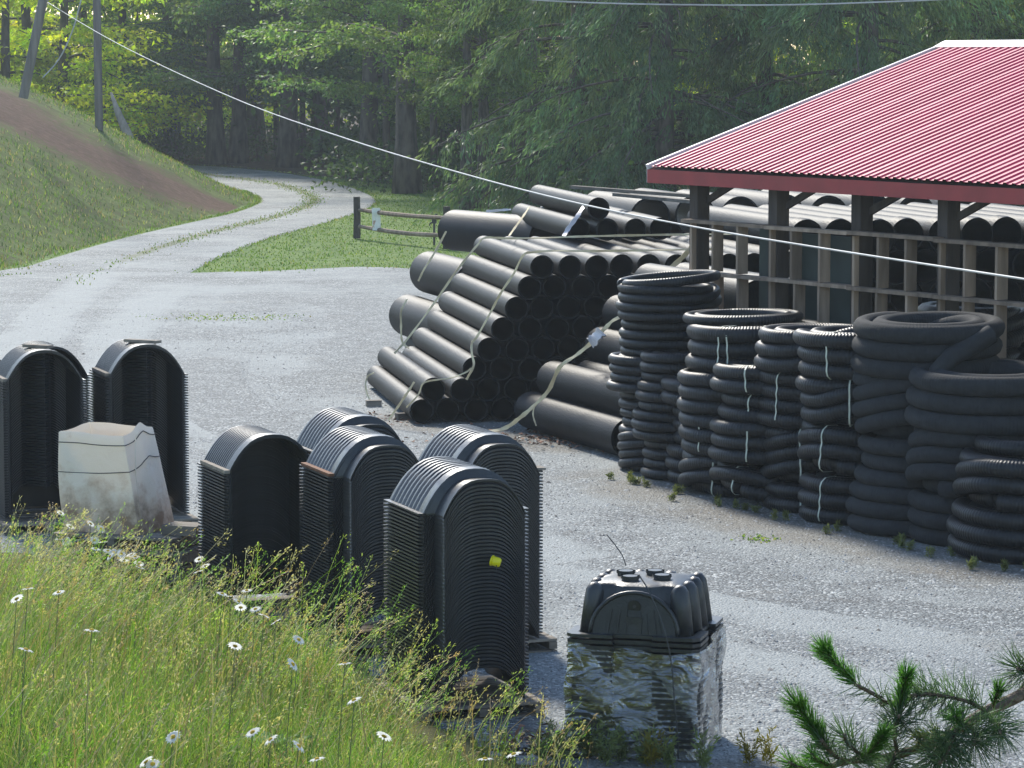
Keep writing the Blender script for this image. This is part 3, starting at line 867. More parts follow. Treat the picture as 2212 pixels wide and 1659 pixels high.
# rear pile of wide pipes seen through the barn
RD, RY = 0.50, R(14)
rm_ = pipe_mesh('wide_pipe', RD, 5.0, 24, 0.02, True)
ra = Vector((-math.sin(RY), math.cos(RY), 0)); rr_ = Vector((math.cos(RY), math.sin(RY), 0))
for k in range(6):
    for c in range(11 - (k % 2)):
        p = Vector((3.95, 45.6, RD / 2 + 0.01)) + rr_ * (c * 0.505 + 0.2525 * (k % 2)) + Vector((0, 0, 0.436 * k)) + ra * rnd.uniform(-0.15, 0.15)
        if k < 2 and c > 6: continue
        put_pipe(rm_, 'wide_pipe', p, RY, f'wide black pipe, {ordinal(c + 1)} along row {ordinal(k + 1)} up, behind the barn posts', 'wide pipes behind the barn')
# a longer heap rising behind those, its tops catching the sky
for c in range(8):
    p = Vector((2.2, 51.6, 2.42)) + rr_ * (c * 0.75) + Vector((0, 0, 0.0 + 0.03 * (c % 2)))
    put_pipe(bm_, 'large_pipe', p, RY, f'large pale-lit pipe, {ordinal(c + 1)} along the farthest heap top', 'large pipes on the farthest heap')
for c in range(8):
    for k in range(3):
        if c in (0, 7) or k == 2:
            p = Vector((2.2, 51.6, 0.36 + 0.69 * k)) + rr_ * (c * 0.75)
            put_pipe(bm_, 'large_pipe', p, RY, f'large black pipe, {ordinal(c + 1)} along tier {ordinal(k + 1)} of the farthest heap', 'large pipes on the farthest heap')
# pale planks laid on top
for k, (a, b, yy) in enumerate((((1236, 404), (1505, 424), 51.0), ((1330, 420), (1500, 436), 50.2))):
    A_, B_ = P(*a, yy), P(*b, yy - 1.4)
    o = MB().beam(A_, B_, 0.14, 0.05).build('plank', M['board']); tag(o, ['long pale plank lying across the pipes left of the barn roof corner', 'shorter pale plank lying below the long one on the pipes'][k], 'plank')

# ------------------------------------------------------------------ webbing straps over the pile
def strap(px, width, label, name='strap', thick=0.003, mat='strap', group='straps over the pipe pile'):
    """px: (u, v, depth) along the strap; a woven band with thickness."""
    pts = spline([P(u, v, y) for u, v, y in px], 5)
    mb = MB(); n = len(pts); vs = []
    for i, p in enumerate(pts):
        t = (pts[min(i + 1, n - 1)] - pts[max(i - 1, 0)]).normalized()
        nrm_ = Vector((0, -1, 0.55)).normalized()
        s = t.cross(nrm_).normalized()
        tw = 0.9 * math.sin(i * 0.45 + len(px))
        s = (s * math.cos(tw * 0.6) + nrm_ * math.sin(tw * 0.6)).normalized()
        no = t.cross(s).normalized()
        w = width * (0.62 if name == 'strap' else 1.0) * (0.5 + 0.08 * math.sin(i * 1.9))
        vs += [p - s * w - no * thick, p + s * w - no * thick, p + s * w + no * thick, p - s * w + no * thick]
    fs = []
    for i in range(n - 1):
        for k in range(4):
            k2 = (k + 1) % 4
            fs.append((4 * i + k, 4 * i + k2, 4 * i + 4 + k2, 4 * i + 4 + k))
    fs += [(3, 2, 1, 0), (4 * n - 4, 4 * n - 3, 4 * n - 2, 4 * n - 1)]
    mb.add(vs, fs)
    o = mb.build(name, M[mat]); tag(o, label, 'strap', group)
    return o
def c4(x, y): return (713.1 + x * 0.3968, 356.6 + y * 0.3968)
def s4(pts): return [(*c4(x, y), d) for x, y, d in pts]
strap(s4([(2100, 458, 44.4), (1800, 462, 44.2), (1600, 466, 44.1), (1400, 468, 44.0), (1220, 466, 43.9), (1110, 474, 43.8), (1052, 490, 43.75), (1000, 590, 43.85), (930, 695, 43.8), (880, 790, 43.9), (805, 925, 43.9), (772, 970, 43.85), (772, 1030, 43.7), (782, 1090, 43.6), (742, 1168, 43.5)]), 0.05, 'pale strap hanging down the near ends of the stepped pipes')
strap(s4([(2200, 376, 46.4), (1800, 380, 46.2), (1400, 388, 46.2), (1100, 398, 46.2), (940, 398, 46.2), (842, 396, 46.2), (802, 435, 46.2), (700, 560, 46.0), (560, 760, 45.9), (430, 935, 45.8), (350, 1025, 45.6)]), 0.05, 'pale strap crossing the pile top and running down to gravel')
strap(s4([(632, 360, 49.5), (600, 420, 49.5), (555, 500, 49.4), (510, 570, 49.4), (480, 632, 49.4)]), 0.05, 'short pale strap down the side of large pipes')
strap(s4([(418, 730, 48.9), (388, 790, 48.8), (386, 860, 48.8), (392, 960, 48.7), (430, 998, 48.6)]), 0.05, 'pale strap dangling round the lowest large pipe')
strap(s4([(1900, 690, 41.9), (1790, 745, 41.8), (1570, 830, 41.6), (1500, 885, 41.6), (1430, 960, 41.5), (1340, 1035, 41.6), (1250, 1100, 41.6), (1190, 1225, 41.8), (1110, 1310, 41.9), (1040, 1370, 41.9), (960, 1428, 42.0), (870, 1452, 42.0)]), 0.085, 'wide yellowish strap slanting down to the gravel beside thick pipes')
strap(s4([(1112, 1310, 41.85), (1105, 1360, 41.8), (1122, 1420, 41.7)]), 0.03, 'loose strap tail curling below the wide yellowish strap')
strap(s4([(1480, 905, 41.35), (1450, 938, 41.35), (1415, 970, 41.35)]), 0.15, 'white tape wrapped round the wide slanting strap', 'tape_wrap', 0.02, 'white_trim')
strap(s4([(458, 1180, 43.3), (430, 1225, 43.3), (380, 1300, 43.3), (318, 1388, 43.4)]), 0.05, 'frayed pale strap in front of the lowest pipes')
strap(s4([(770, 1105, 43.4), (735, 1130, 43.3), (660, 1158, 43.25), (560, 1172, 43.2), (505, 1190, 43.2), (480, 1250, 43.25), (415, 1320, 43.3)]), 0.035, 'thin drab strap looped over the second lowest pipes')
strap(s4([(240, 1130, 46.6), (205, 1150, 46.6), (193, 1200, 46.5), (205, 1255, 46.4), (222, 1285, 46.3)]), 0.04, 'yellow strap round the far end of the lowest pipes')
strap(s4([(1382, 222, 47.6), (1345, 280, 47.3), (1300, 340, 47.1), (1272, 386, 46.9)]), 0.10, 'bright white strap down from the topmost pipe', mat='white_trim')
strap(s4([(1085, 228, 50.0), (1050, 280, 49.6), (1010, 335, 48.6), (975, 385, 48.0)]), 0.05, 'pale strap at the far end under the topmost pipe')
strap(s4([(850, 252, 49.0), (920, 246, 49.0), (985, 242, 49.0)]), 0.06, 'flat white strap lying over the uppermost large pipe', mat='white_trim')
strap(s4([(1990, 405, 43.0), (1960, 455, 42.8), (1900, 520, 42.7), (1810, 590, 42.6)]), 0.10, 'pale slanting strap beside the barn corner post')

# timber blocks and litter under the pile
for k, (u, v, yw, lab) in enumerate(((807, 878, 0.2, 'small timber block under the far end of lowest pipes'), (872, 906, 0.5, 'timber block at the left foot of the strapped pile'), (1222, 948, 0.3, 'brown block chocking the bottom thick pipe'), (1165, 930, 0.1, 'timber chock near the wide strap end'), (1330, 975, 0.1, 'broken pinkish board end beside the tall thin coil stack'))):
    p = G(u, v, 0.0)
    o = MB().box((0, 0, 0.045), (0.22 if k < 4 else 0.5, 0.1 if k < 4 else 0.16, 0.09 if k < 4 else 0.05)).build('timber_block', M['board'] if k != 2 else M['board_brown'])
    o.location = p; o.rotation_euler = (0, 0, yw); tag(o, lab, 'block')

# ------------------------------------------------------------------ coils of flexible pipe
def coil(name, cx, cy, z0, Rm, tr, turns, label, group, mat='coil', tilt=(0, 0), straps=(), wraps=2, tail=False, seed=0, phase=0.0, ecc=0.04):
    r = random.Random(seed)
    root = empty(name, (cx, cy, z0))
    root.rotation_euler = (tilt[0], tilt[1], 0)
    tag(root, label, 'pipe coil', group)
    pts = []; seg = 30
    e1, e2 = r.uniform(-ecc, ecc), r.uniform(0, 6.28)
    offs = [(r.uniform(-0.022, 0.022), r.uniform(-0.022, 0.022), r.uniform(-0.015, 0.02)) for _ in range(turns + 1)]
    for w in range(wraps):
        rad = Rm - w * 1.9 * tr
        order = range(turns) if w % 2 == 0 else range(turns - 1, -1, -1)
        for t in order:
            for k in range(seg):
                a = phase + 2 * math.pi * k / seg
                f = k / seg
                zz = tr + 2 * tr * 0.96 * t
                nxt = 2 * tr * 0.96 * (1 if w % 2 == 0 else -1)
                last = (w % 2 == 0 and t == turns - 1) or (w % 2 == 1 and t == 0)
                s = 0.0 if f < 0.72 else (f - 0.72) / 0.28
                s = s * s * (3 - 2 * s)
                if not last: zz += nxt * s
                rr = (rad - (1.9 * tr * s if last and w < wraps - 1 else 0)) * (1 + e1 * math.cos(2 * a + e2)) + offs[t][2]
                pts.append(Vector((rr * math.cos(a) + offs[t][0] * (1 - s) + (offs[t + 1][0] if not last and w % 2 == 0 else offs[t][0]) * s, rr * math.sin(a) + offs[t][1], zz)))
    if tail:
        zt = tr * 2 * turns
        tl = MB(); tl.tube([Vector((-0.52, 0.0, zt - 0.26)), Vector((-0.50, 0.02, zt - 0.06)), Vector((-0.36, 0.08, zt + 0.08)), Vector((-0.12, 0.18, zt + 0.20)), Vector((0.08, 0.25, zt + 0.30))], tr * 0.98, 12)
        tl.build('pipe_tail', M[mat], root, 'auto')
    mb = MB(); mb.tube(pts, tr, 12)
    po = mb.build('pipe', M[mat], root, True)
    acc = [0.0]
    for i in range(1, len(pts)): acc.append(acc[-1] + (pts[i] - pts[i - 1]).length)
    at = po.data.attributes.new('Along', 'FLOAT', 'POINT'); at.data.foreach_set('value', np.repeat(np.array(acc, np.float32), 12))
    H = 2 * tr * (0.96 * (turns - 1) + 1)
    for a in straps:
        s = MB()
        wob = r.uniform(-0.05, 0.05)
        path = []
        ro = Rm + tr + 0.004
        ri = Rm - (wraps - 1) * 1.9 * tr - tr - 0.004
        prof = [(ro - tr, H + 0.004), (ro - tr * 0.25, H - tr * 0.45), (ro, H - tr)]
        for t in range(turns * 2 - 1):
            prof.append((ro - (0.5 * tr if t % 2 else 0.0) * 0.35, H - tr - (t + 0.5) * (H - 2 * tr) / (turns * 2 - 1)))
        prof += [(ro, tr), (ro - tr * 0.25, tr * 0.45), (ro - tr, 0.0)]
        prof += [(ri + tr, 0.0), (ri, tr), (ri, H - tr), (ri + tr, H + 0.004)]
        vs = []; fs = []; m = len(prof); hw = 0.009
        for i, (q_, z_) in enumerate(prof):
            aa = a + wob * (1 - z_ / H)
            ca, sa_ = math.cos(aa), math.sin(aa)
            for sg in (-1, 1):
                vs.append((q_ * ca - sg * hw * sa_, q_ * sa_ + sg * hw * ca, z_))
        for i in range(m):
            j = (i + 1) % m
            fs.append((2 * i, 2 * i + 1, 2 * j + 1, 2 * j))
        s.add(vs, fs).build('strap', M['strap_green'], root)
    return root, H

def c5(x, y): return (1261.7 + x * 0.4296, 576 + y * 0.4296)
# stacks: left edge (px), base y (px), mean radius, tube radius, [turns per coil], material, description
STK = [
    ('thin stack beside the thick pipes', 1336, 1027, 0.56, 0.056, [5, 4, 4, 4, 4], 'coil'),
    ('short thin stack second from thick pipes', 1380, 1042, 0.48, 0.060, [4, 3, 3, 3], 'coil'),
    ('narrow stack third from thick pipes', 1441, 1055, 0.50, 0.080, [3, 3, 2], 'coil'),
    ('tall stack with broad banded top', 1472, 1077, 0.58, 0.081, [3, 3, 3], 'coil'),
    ('short stack with tilted bottom coil', 1545, 1098, 0.56, 0.080, [2, 3, 2, 2], 'coil'),
    ('tall stack left of the open-ended one', 1646, 1113, 0.56, 0.080, [2, 4, 4, 3], 'coil'),
    ('tall stack topped by an open end', 1730, 1140, 0.56, 0.085, [3, 3, 3, 3], 'coil'),
    ('matt stack with broad top coil', 1852, 1165, 0.60, 0.087, [3, 3, 4], 'sock'),
    ('matt stack with a raised loose end', 1978, 1189, 0.62, 0.089, [3, 4], 'sock'),
    ('glossy short stack nearest the camera', 2070, 1221, 0.66, 0.088, [3, 3], 'coil'),
]
GRP = 'coils of black pipe stacked along the barn'
LV = {0: 'lowest', 1: 'second lowest', 2: 'third lowest', 3: 'fourth lowest', 4: 'fifth lowest', 5: 'sixth lowest'}
for si, (desc, lx, by, Rm, tr, turns, mt) in enumerate(STK):
    base = G(lx, by, 0.0)
    cx = base.x + Rm + tr
    cy = base.y + Rm + tr
    z = 0.0
    for ci, tn in enumerate(turns):
        last = ci == len(turns) - 1
        tilt = (rnd.uniform(-0.014, 0.014), rnd.uniform(-0.014, 0.014))
        if si == 4 and ci == 0: tilt = (0.05, 0.16)
        if si == 6 and ci == 1: tilt = (0.02, 0.09)
        if si == 9: tilt = (0.02, 0.04)
        st_ = [-math.pi / 2 - rnd.uniform(0.2, 0.9)] if mt == 'coil' else []
        if (si, ci) in ((6, 3), (5, 3), (3, 0), (4, 2)): st_.append(-math.pi / 2 + 0.35)
        if si == 9 or si in (0, 1): st_ = []
        rr_m = Rm + rnd.uniform(-0.05, 0.05); tt = tr; ox = 0; oy = 0
        if ci and not last: ox, oy = rnd.uniform(-0.05, 0.06), rnd.uniform(-0.05, 0.05)
        lab = f'black pipe coil, {"topmost" if last else LV[ci]} of the {desc}'
        z += 0.0 if not (tilt[1] > 0.05) else (Rm * abs(tilt[1]) * 0.9)
        _, H = coil('pipe_coil', cx + ox, cy + oy, z, rr_m, tt, tn, lab, GRP, mt, tilt, st_, 2, False, si * 10 + ci, rnd.uniform(0, 6.2))
        z += H * 0.985 + (Rm * abs(tilt[1]) * 0.9 if tilt[1] > 0.05 else 0)
    if si == 0:
        coil('pipe_coil', cx + 0.02, cy, z, Rm + 0.03, tr, 1, 'loose sagging top loop of the thin coil stack against the thick pipes', GRP, mt, (0.0, -0.09), (), 1, False, 77, 3.5)
    if si == 3:
        c_, H = coil('pipe_coil', cx + 0.22, cy + 0.1, z, 0.70, 0.092, 3, 'broad banded pipe coil capping the tall stack by the barn corner', GRP, mt, (0, -0.01), (-math.pi / 2 - 0.62, -math.pi / 2 + 0.12, -math.pi / 2 - 0.5), 2, False, 41, 2.0)
        coil('pipe_coil', cx + 0.1, cy + 0.35, z + H - 0.02, 0.62, 0.06, 1, 'single thin loop lying on the broad banded coil', GRP, mt, (0.0, -0.02), (), 2, False, 42, 2.0)
    if si == 6:
        zl = z - _.location.z
        q = MB(); q.tube([Vector((-0.1, -Rm * 1.0, zl - tr * 0.9)), Vector((0.15, -Rm * 0.97, zl - tr * 0.5)), Vector((0.34, -Rm * 0.9, zl - tr * 0.1)), Vector((0.52, -Rm * 0.8, zl + tr * 0.3))], tr * 1.01, 12, False)
        q.tube([Vector((0.30, -Rm * 0.92, zl - tr * 0.15)), Vector((0.518, -Rm * 0.802, zl + tr * 0.29))], tr * 0.82, 12, False)
        q.build('pipe_end', M[mt], _, 'auto')
    if si == 7:
        coil('pipe_coil', cx + 0.10, cy + 0.05, z, 0.68, 0.098, 3, 'broad matt coil capping the sock-covered stack', GRP, mt, (0.045, -0.01), (), 2, False, 51, 2.2)
    if si == 8:
        coil('pipe_coil', cx + 0.08, cy - 0.02, z, 0.70, 0.102, 3, 'broad matt coil with a loose pipe end rising from its middle', GRP, mt, (0.045, 0.0), (), 2, True, 52, 1.2)
    if si == 9:
        coil('pipe_coil', cx + 0.12, cy + 0.1, z, 0.5, 0.085, 1, 'single pipe loop on top of the glossy short stack', GRP, mt, (0, 0), (), 1, False, 53, 0.5)
# coil stacks added as dark fill for the shaded barn interior
for k, (t, nn, n) in enumerate(((1.5, 1.6, 3), (3.9, 1.3, 4), (7.2, 1.8, 3), (8.8, 1.4, 4))):
    p = BO + wd * t + nd * nn; z = 0
    for c in range(n):
        _, H = coil('pipe_coil', p.x, p.y, z, 0.6, 0.09, 3, f'coil added as dark fill inside the barn, {LV[c]} of indoor stack {ORD[k + 1]}', 'coils added inside the barn', 'coil', (0, 0), (), 2, False, 100 + k * 10 + c)
        z += H * 0.985
# ------------------------------------------------------------------ arched chambers nested in stacks
CW, CH, CL = 0.40, 0.32, 0.86          # half width, rise, body length
NP = 18
PEXP = 2.5
def arch(a, h, n=NP, e=PEXP):
    out = []
    for i in range(n + 1):
        th = math.pi * i / n
        x = -math.cos(th)
        out.append((a * x, h * (1 - abs(x) ** e)))
    return out

def loft(rings, thick):
    """rings: list of (y, [(x, z)...]); shell with vertical thickness."""
    mb = MB(); m = len(rings[0][1]); vs = []; fs = []
    for y, pr in rings:
        vs += [(x, y(x) if callable(y) else y, z) for x, z in pr]
    o = len(vs)
    for y, pr in rings:
        vs += [(x, y(x) if callable(y) else y, z - thick) for x, z in pr]
    n = len(rings)
    for i in range(n - 1):
        for k in range(m - 1):
            a, b, c, d = i * m + k, i * m + k + 1, (i + 1) * m + k + 1, (i + 1) * m + k
            fs.append((a, d, c, b)[::-1]); fs.append((o + a, o + b, o + c, o + d)[::-1])
    for k in range(m - 1):
        fs.append((k, k + 1, o + k + 1, o + k)[::-1])
        e = (n - 1) * m
        fs.append((e + k, o + e + k, o + e + k + 1, e + k + 1)[::-1])
    for i in range(n - 1):
        a, b = i * m, (i + 1) * m
        fs.append((a, o + a, o + b, b)); a += m - 1; b += m - 1
        fs.append((a, b, o + b, o + a))
    mb.add(vs, fs)
    return mb

PITCHZ = 0.0278
def flange(mb, y0, y1, t=0.013):
    for s in (-1, 1):
        mb.box((s * (CW + 0.018), (y0 + y1) / 2, -t / 2 - 0.001), (0.044, y1 - y0, t))
def neck_plain():
    mb = loft([(-0.242, arch(0.318, 0.258, NP, 2.9)), (-0.226, arch(0.325, 0.270, NP, 2.9)), (-0.220, arch(0.325, 0.270, NP, 2.9)), (-0.224, arch(0.317, 0.252, NP, 2.9)), (-0.01, arch(0.317, 0.252, NP, 2.9))], 0.0165)
    b2 = loft([(0.0, arch(CW, CH)), (CL, arch(CW, CH))], 0.0165)
    mb.add(b2.v, b2.f); flange(mb, 0.0, CL); flange(mb, CL - 0.03, CL, 0.02) if False else None
    return mb.mesh('nested_chamber_neck', M['plastic'], 'auto')
def neck_top():
    rings = [(-0.24, arch(0.325, 0.270, NP, 2.9)), (-0.225, arch(0.325, 0.270, NP, 2.9)), (-0.222, arch(0.317, 0.255, NP, 2.9)), (-0.02, arch(0.317, 0.255, NP, 2.9)), (0.0, arch(CW - 0.015, CH - 0.018)), (0.006, arch(CW, CH)), (0.12, arch(CW, CH + 0.004)), (0.14, arch(CW - 0.012, CH - 0.02))]
    y = 0.15
    for k in range(8):
        rings += [(y, arch(CW - 0.012, CH - 0.02)), (y + 0.02, arch(CW, CH)), (y + 0.055, arch(CW, CH)), (y + 0.075, arch(CW - 0.012, CH - 0.02))]
        y += 0.086
    rings.append((CL, arch(CW - 0.012, CH - 0.02)))
    mb = loft(rings, 0.016); flange(mb, 0.0, CL)
    return mb.mesh('chamber_neck', M['plastic'], 'auto')
# female end: the nested edges draw back either side of a middle spine
def rec(depth, spine):
    def f(x):
        u = abs(x) / CW
        side = depth * max(0.0, min(1.0, (0.90 - u) / 0.12))
        if spine: side *= max(0.0, min(1.0, (u - 0.10) / 0.30)) ** 0.7
        return side
    return f
def hollow_plain(depth, spine, thick=0.0165):
    a = arch(CW, CH, 26)
    mb = loft([(rec(depth, spine), a), (lambda x: max(rec(depth, spine)(x), CL - 0.02), a)], thick)
    flange(mb, 0.0, CL)
    return mb.mesh('nested_chamber_hollow', M['plastic'], 'auto')
def hollow_top(bigrib=False):
    rings = [(0.0, arch(CW + 0.004, CH + 0.006)), (0.14, arch(CW + 0.004, CH + 0.006)), (0.15, arch(CW - 0.008, CH - 0.014))]
    y = 0.16
    for k in range(13):
        rings += [(y, arch(CW - 0.012, CH - 0.018)), (y + 0.014, arch(CW, CH)), (y + 0.034, arch(CW, CH)), (y + 0.048, arch(CW - 0.012, CH - 0.018))]
        y += 0.053
    rings.append((CL, arch(CW - 0.012, CH - 0.018)))
    mb = loft(rings, 0.03); flange(mb, 0.0, CL)
    return mb.mesh('chamber_hollow', M['plastic_dull'], 'auto')
NK, NKT = neck_plain(), neck_top()
def closed_end(base, name):
    me = base.copy(); me.name = name
    bm = bmesh.new(); bm.from_mesh(me)
    ring = [bm.verts.new((x, CL - 0.05, z - 0.012)) for x, z in arch(CW - 0.01, CH - 0.01, 16)]
    bm.faces.new(ring)
    bm.to_mesh(me); bm.free()
    return me
HS, HD, HT = hollow_plain(0.40, True), hollow_plain(0.50, False, 0.0272), hollow_top()
HSC, HDC = closed_end(HS, 'closed_chamber_spined'), closed_end(HD, 'closed_chamber_hollow')
def rim_inner(depth):
    pass

CH_G = 'arched black chambers nested in stacks'
left_over = MB()
def chamber_stack(desc, X, Y, yaw, ztop, plain, top, individuals):
    """the stack's shoulder centre at (X, Y); ztop is the flange height of the top chamber."""
    n = int((ztop - 0.11) / PITCHZ)
    m = Matrix.Rotation(yaw, 4, 'Z')
    for i in range(n):
        z = ztop - i * PITCHZ
        me = top if i == 0 else plain
        if i == n - 1 and plain in (HS, HD): me = HSC if plain is HS else HDC
        jx, jy, jr = rnd.uniform(-0.0015, 0.0015), rnd.uniform(-0.003, 0.003), rnd.uniform(-0.002, 0.002)
        if i < individuals:
            o = link(bpy.data.objects.new('drainage_chamber', me))
            o.location = (X + jx, Y + jy, z); o.rotation_euler = (0, 0, yaw + jr)
            lab = f'top black arched chamber of the {desc}' if i == 0 else f'black chamber, {ordinal(i + 1)} from the top of the {desc}'
            tag(o, lab, 'chamber', CH_G)
        else:
            mm = Matrix.Translation((X + jx, Y + jy, z)) @ Matrix.Rotation(yaw + jr, 4, 'Z')
            left_over.add([mm @ v.co for v in me.vertices], [tuple(p.vertices) for p in me.polygons])
    return n
def pallet(name, X, Y, z0, yaw, w, d, label, n=6, mat='board', h=0.11):
    root = empty(name, (X, Y, z0), yaw)
    tag(root, label, 'pallet', 'wooden pallets under the stacks')
    bw = d / n
    for k in range(n):
        MB().box((0, -d / 2 + bw * (k + 0.5), h - 0.012), (w, bw * 0.82, 0.022)).build('deck_board', M[mat], root)
    for s in (-1, 0, 1):
        MB().box((s * (w / 2 - 0.04), 0, (h - 0.024) / 2 - 0.001 + 0.012), (0.07, d, h - 0.05)).build('stringer', M[mat], root)
    for s in (-1, 1):
        MB().box((0, s * (d / 2 - 0.06), 0.006), (w, 0.09, 0.011)).build('bottom_board', M[mat], root)
    return root

YW = R(20)
stacks = []
def at_px(u, v, z): return G(u, v, z)
a_ = at_px(1024, 1103.6, 1.55)
STACKS = [
    ('nearest stack with the yellow cap', a_.x, a_.y, R(20), 1.55, NK, NKT, 99),
    ('stack with the brown lath', None, None, R(20), 1.50, NK, NKT, 99),
    ('stack closest to the coils', None, None, R(20), 1.50, NK, NKT, 99),
    ('hollow-ended stack', None, None, R(21), 1.36, HD, HT, 99),
    ('tall spined stack behind the bag', None, None, R(19), 1.62, HS, HT, 99),
    ('spined stack left of the white bag', None, None, R(19), 1.58, HS, HT, 44),
    ('stack peeping over the brown lath stack', -1.33, 28.9, R(20), 1.42, NK, NKT, 1),
    ('stack hidden behind the spined stack left of the bag', -5.02, 35.1, R(19), 1.50, HS, HT, 1),
    ('stack half out of frame at the far left edge', -5.95, 35.6, R(19), 1.46, HS, HT, 1),
]
PX = {1: (819, 1024.5), 2: (1066, 1021), 3: (590, 1019), 4: (318, 810.7), 5: (97, 823)}
tops = {}
cnt = 0
for i, (desc, X, Y, yw, zt, pl, tp, ind) in enumerate(STACKS):
    if X is None:
        p = at_px(*PX[i], zt); X, Y = p.x, p.y
    if i == 5: ind = max(1, 297 - cnt)
    n = chamber_stack(desc, X, Y, yw, zt, pl, tp, ind); cnt += min(n, ind)
    tops[i] = (X, Y, zt, yw)
    back = Vector((-math.sin(yw), math.cos(yw), 0)) * (CL / 2 - 0.08)
    pallet('pallet', X + back.x, Y + back.y, 0.0, yw, 0.98, 1.15, f'low grey wooden pallet under the {desc}')
lo = left_over.build('nested_chambers', M['plastic']); tag(lo, 'remaining black chambers nested lower down in the rear stacks', kind='stuff')

def on_stack(i, dx, dy, dz):
    X, Y, zt, yw = tops[i]
    m = Matrix.Rotation(yw, 3, 'Z')
    return Vector((X, Y, zt)) + m @ Vector((dx, dy, dz))
# strips and boards lying on the stacks
def slab(name, i, dx, dy, dz, size, mat, label, cat, rz=0.0, tilt=0.0):
    o = MB().box((0, 0, size[2] / 2), size).build(name, M[mat])
    o.location = on_stack(i, dx, dy, dz); o.rotation_euler = (0, tilt, tops[i][3] + rz); tag(o, label, cat)
slab('lath', 1, -0.415, 0.40, 0.002, (0.05, 0.82, 0.022), 'board_brown', 'brown wooden lath lying along the edge of a chamber stack', 'lath')
slab('lath', 3, -0.415, 0.38, 0.002, (0.05, 0.78, 0.03), 'board', 'pale tan lath along the edge of the hollow-ended stack', 'lath')
slab('lath', 4, -0.415, 0.38, 0.002, (0.05, 0.7, 0.03), 'board', 'whitish lath along the edge of the tall spined stack', 'lath')
slab('lath', 5, -0.415, 0.38, 0.002, (0.05, 0.7, 0.03), 'board', 'whitish lath on the spined stack at the left frame edge', 'lath')
slab('board', 4, 0.02, 0.30, CH + 0.002, (0.10, 0.42, 0.03), 'board', 'short grey board lying on top of the tall spined stack', 'board', R(42))
slab('board', 5, 0.0, 0.36, CH + 0.002, (0.10, 0.34, 0.03), 'board', 'short grey board on top of the spined stack left of the bag', 'board', R(40))
slab('board', 2, 0.43, 0.10, 0.0, (0.09, 0.16, 0.02), 'board', 'chip of pale board on the edge of the stack nearest the coils', 'board')
# yellow cap on the front stack
yc = empty('yellow_cap', P(1072, 1213, 23.80)); tag(yc, 'small bright yellow plastic cap stuck to the ribbed front of a stack', 'cap')
q = MB(); q.tube([(-0.03, -0.005, 0.008), (-0.022, -0.008, 0.006), (0.02, -0.014, -0.006), (0.032, -0.016, -0.01)], [0.030, 0.036, 0.036, 0.028], 14); q.build('cap_body', M['yellow'], yc, 'auto')
q = MB(); q.tube([(-0.034, -0.004, 0.009), (-0.026, -0.007, 0.007)], 0.041, 14); q.build('rim', M['yellow'], yc, 'auto')
q = MB(); q.tube([(0.0, -0.045, -0.02), (0.002, -0.048, -0.055), (0.006, -0.046, -0.075)], 0.003, 5); q.build('tie', M['cord'], yc)

# ------------------------------------------------------------------ open white bag on pallets
BX = P(246, 1160, 29.0)
PZ = 0.655
bag = empty('bulk_bag', (BX.x, BX.y + 0.36, PZ), R(-24))
bag.scale = (0.9, 0.9, 0.9); tag(bag, 'open stained white bulk bag standing on the grey pallets', 'bag')
q = MB(); vs = []; fs = []
NB, NZ = 40, 14
def bag_r(k, f):
    a = 2 * math.pi * k / NB
    ca, sa2 = math.cos(a), math.sin(a)
    sq = 1.0 / max(abs(ca), abs(sa2)) ** 0.86
    w = 0.47 - 0.075 * f
    d = 0.36 - 0.05 * f
    bul = 1 + 0.03 * math.sin(math.pi * f) + 0.018 * math.sin(3 * a + 5 * f) + 0.012 * math.sin(9 * a + 3 * f)
    x = w * ca * sq * bul - 0.14 * f
    y = d * sa2 * sq * bul
    z = f * (1.0 + 0.012 * math.sin(3 * a + 1.2) + 0.02 * math.sin(a) + 0.07 * math.exp(-((a - 0.1) / 0.3) ** 2) + 0.07 * math.exp(-((a - 6.28) / 0.25) ** 2))
    return x, y, z
for j in range(NZ + 1):
    for k in range(NB):
        vs.append(bag_r(k, j / NZ))
for k in range(NB):                      # folded rim, then the lining going back down
    x, y, z = bag_r(k, 1.0); vs.append((x * 0.975, y * 0.97, z + 0.012))
for j in range(6):
    for k in range(NB):
        x, y, z = bag_r(k, 1.0 - 0.14 * (j + 0.3)); vs.append(((x + 0.10) * 0.955 - 0.10, y * 0.95, z))
NR = NZ + 1 + 1 + 6
for j in range(NR - 1):
    for k in range(NB):
        k2 = (k + 1) % NB
        fs.append((j * NB + k, j * NB + k2, (j + 1) * NB + k2, (j + 1) * NB + k))
fs.append(tuple(range((NR - 1) * NB, NR * NB)))
fs.append(tuple(range(NB - 1, -1, -1)))
q.add(vs, fs).build('bag_body', M['bag'], bag, 'auto')
for f, dz, nm in ((0.66, 0.10, 'cord'), (0.90, 0.03, 'cord')):
    pts = []
    for k in range(NB + 1):
        x, y, z = bag_r(k % NB, f)
        pts.append((x * 1.012, y * 1.012, z + dz * math.sin(2 * math.pi * k / NB * 1 + 0.6) * 0.6))
    if f > 0.8: pts = [(p[0], p[1], p[2] + 0.02) for p in pts]
    MB().tube(pts, 0.005, 5).build(nm, M['cord'], bag)
MB().tube([(0.33, -0.2, 0.99), (0.35, -0.24, 0.6), (0.40, -0.27, 0.3), (0.46, -0.3, 0.05)], 0.006, 5).build('seam', M['bag'], bag)
pb = (BX.x + 0.02, BX.y + 0.36)
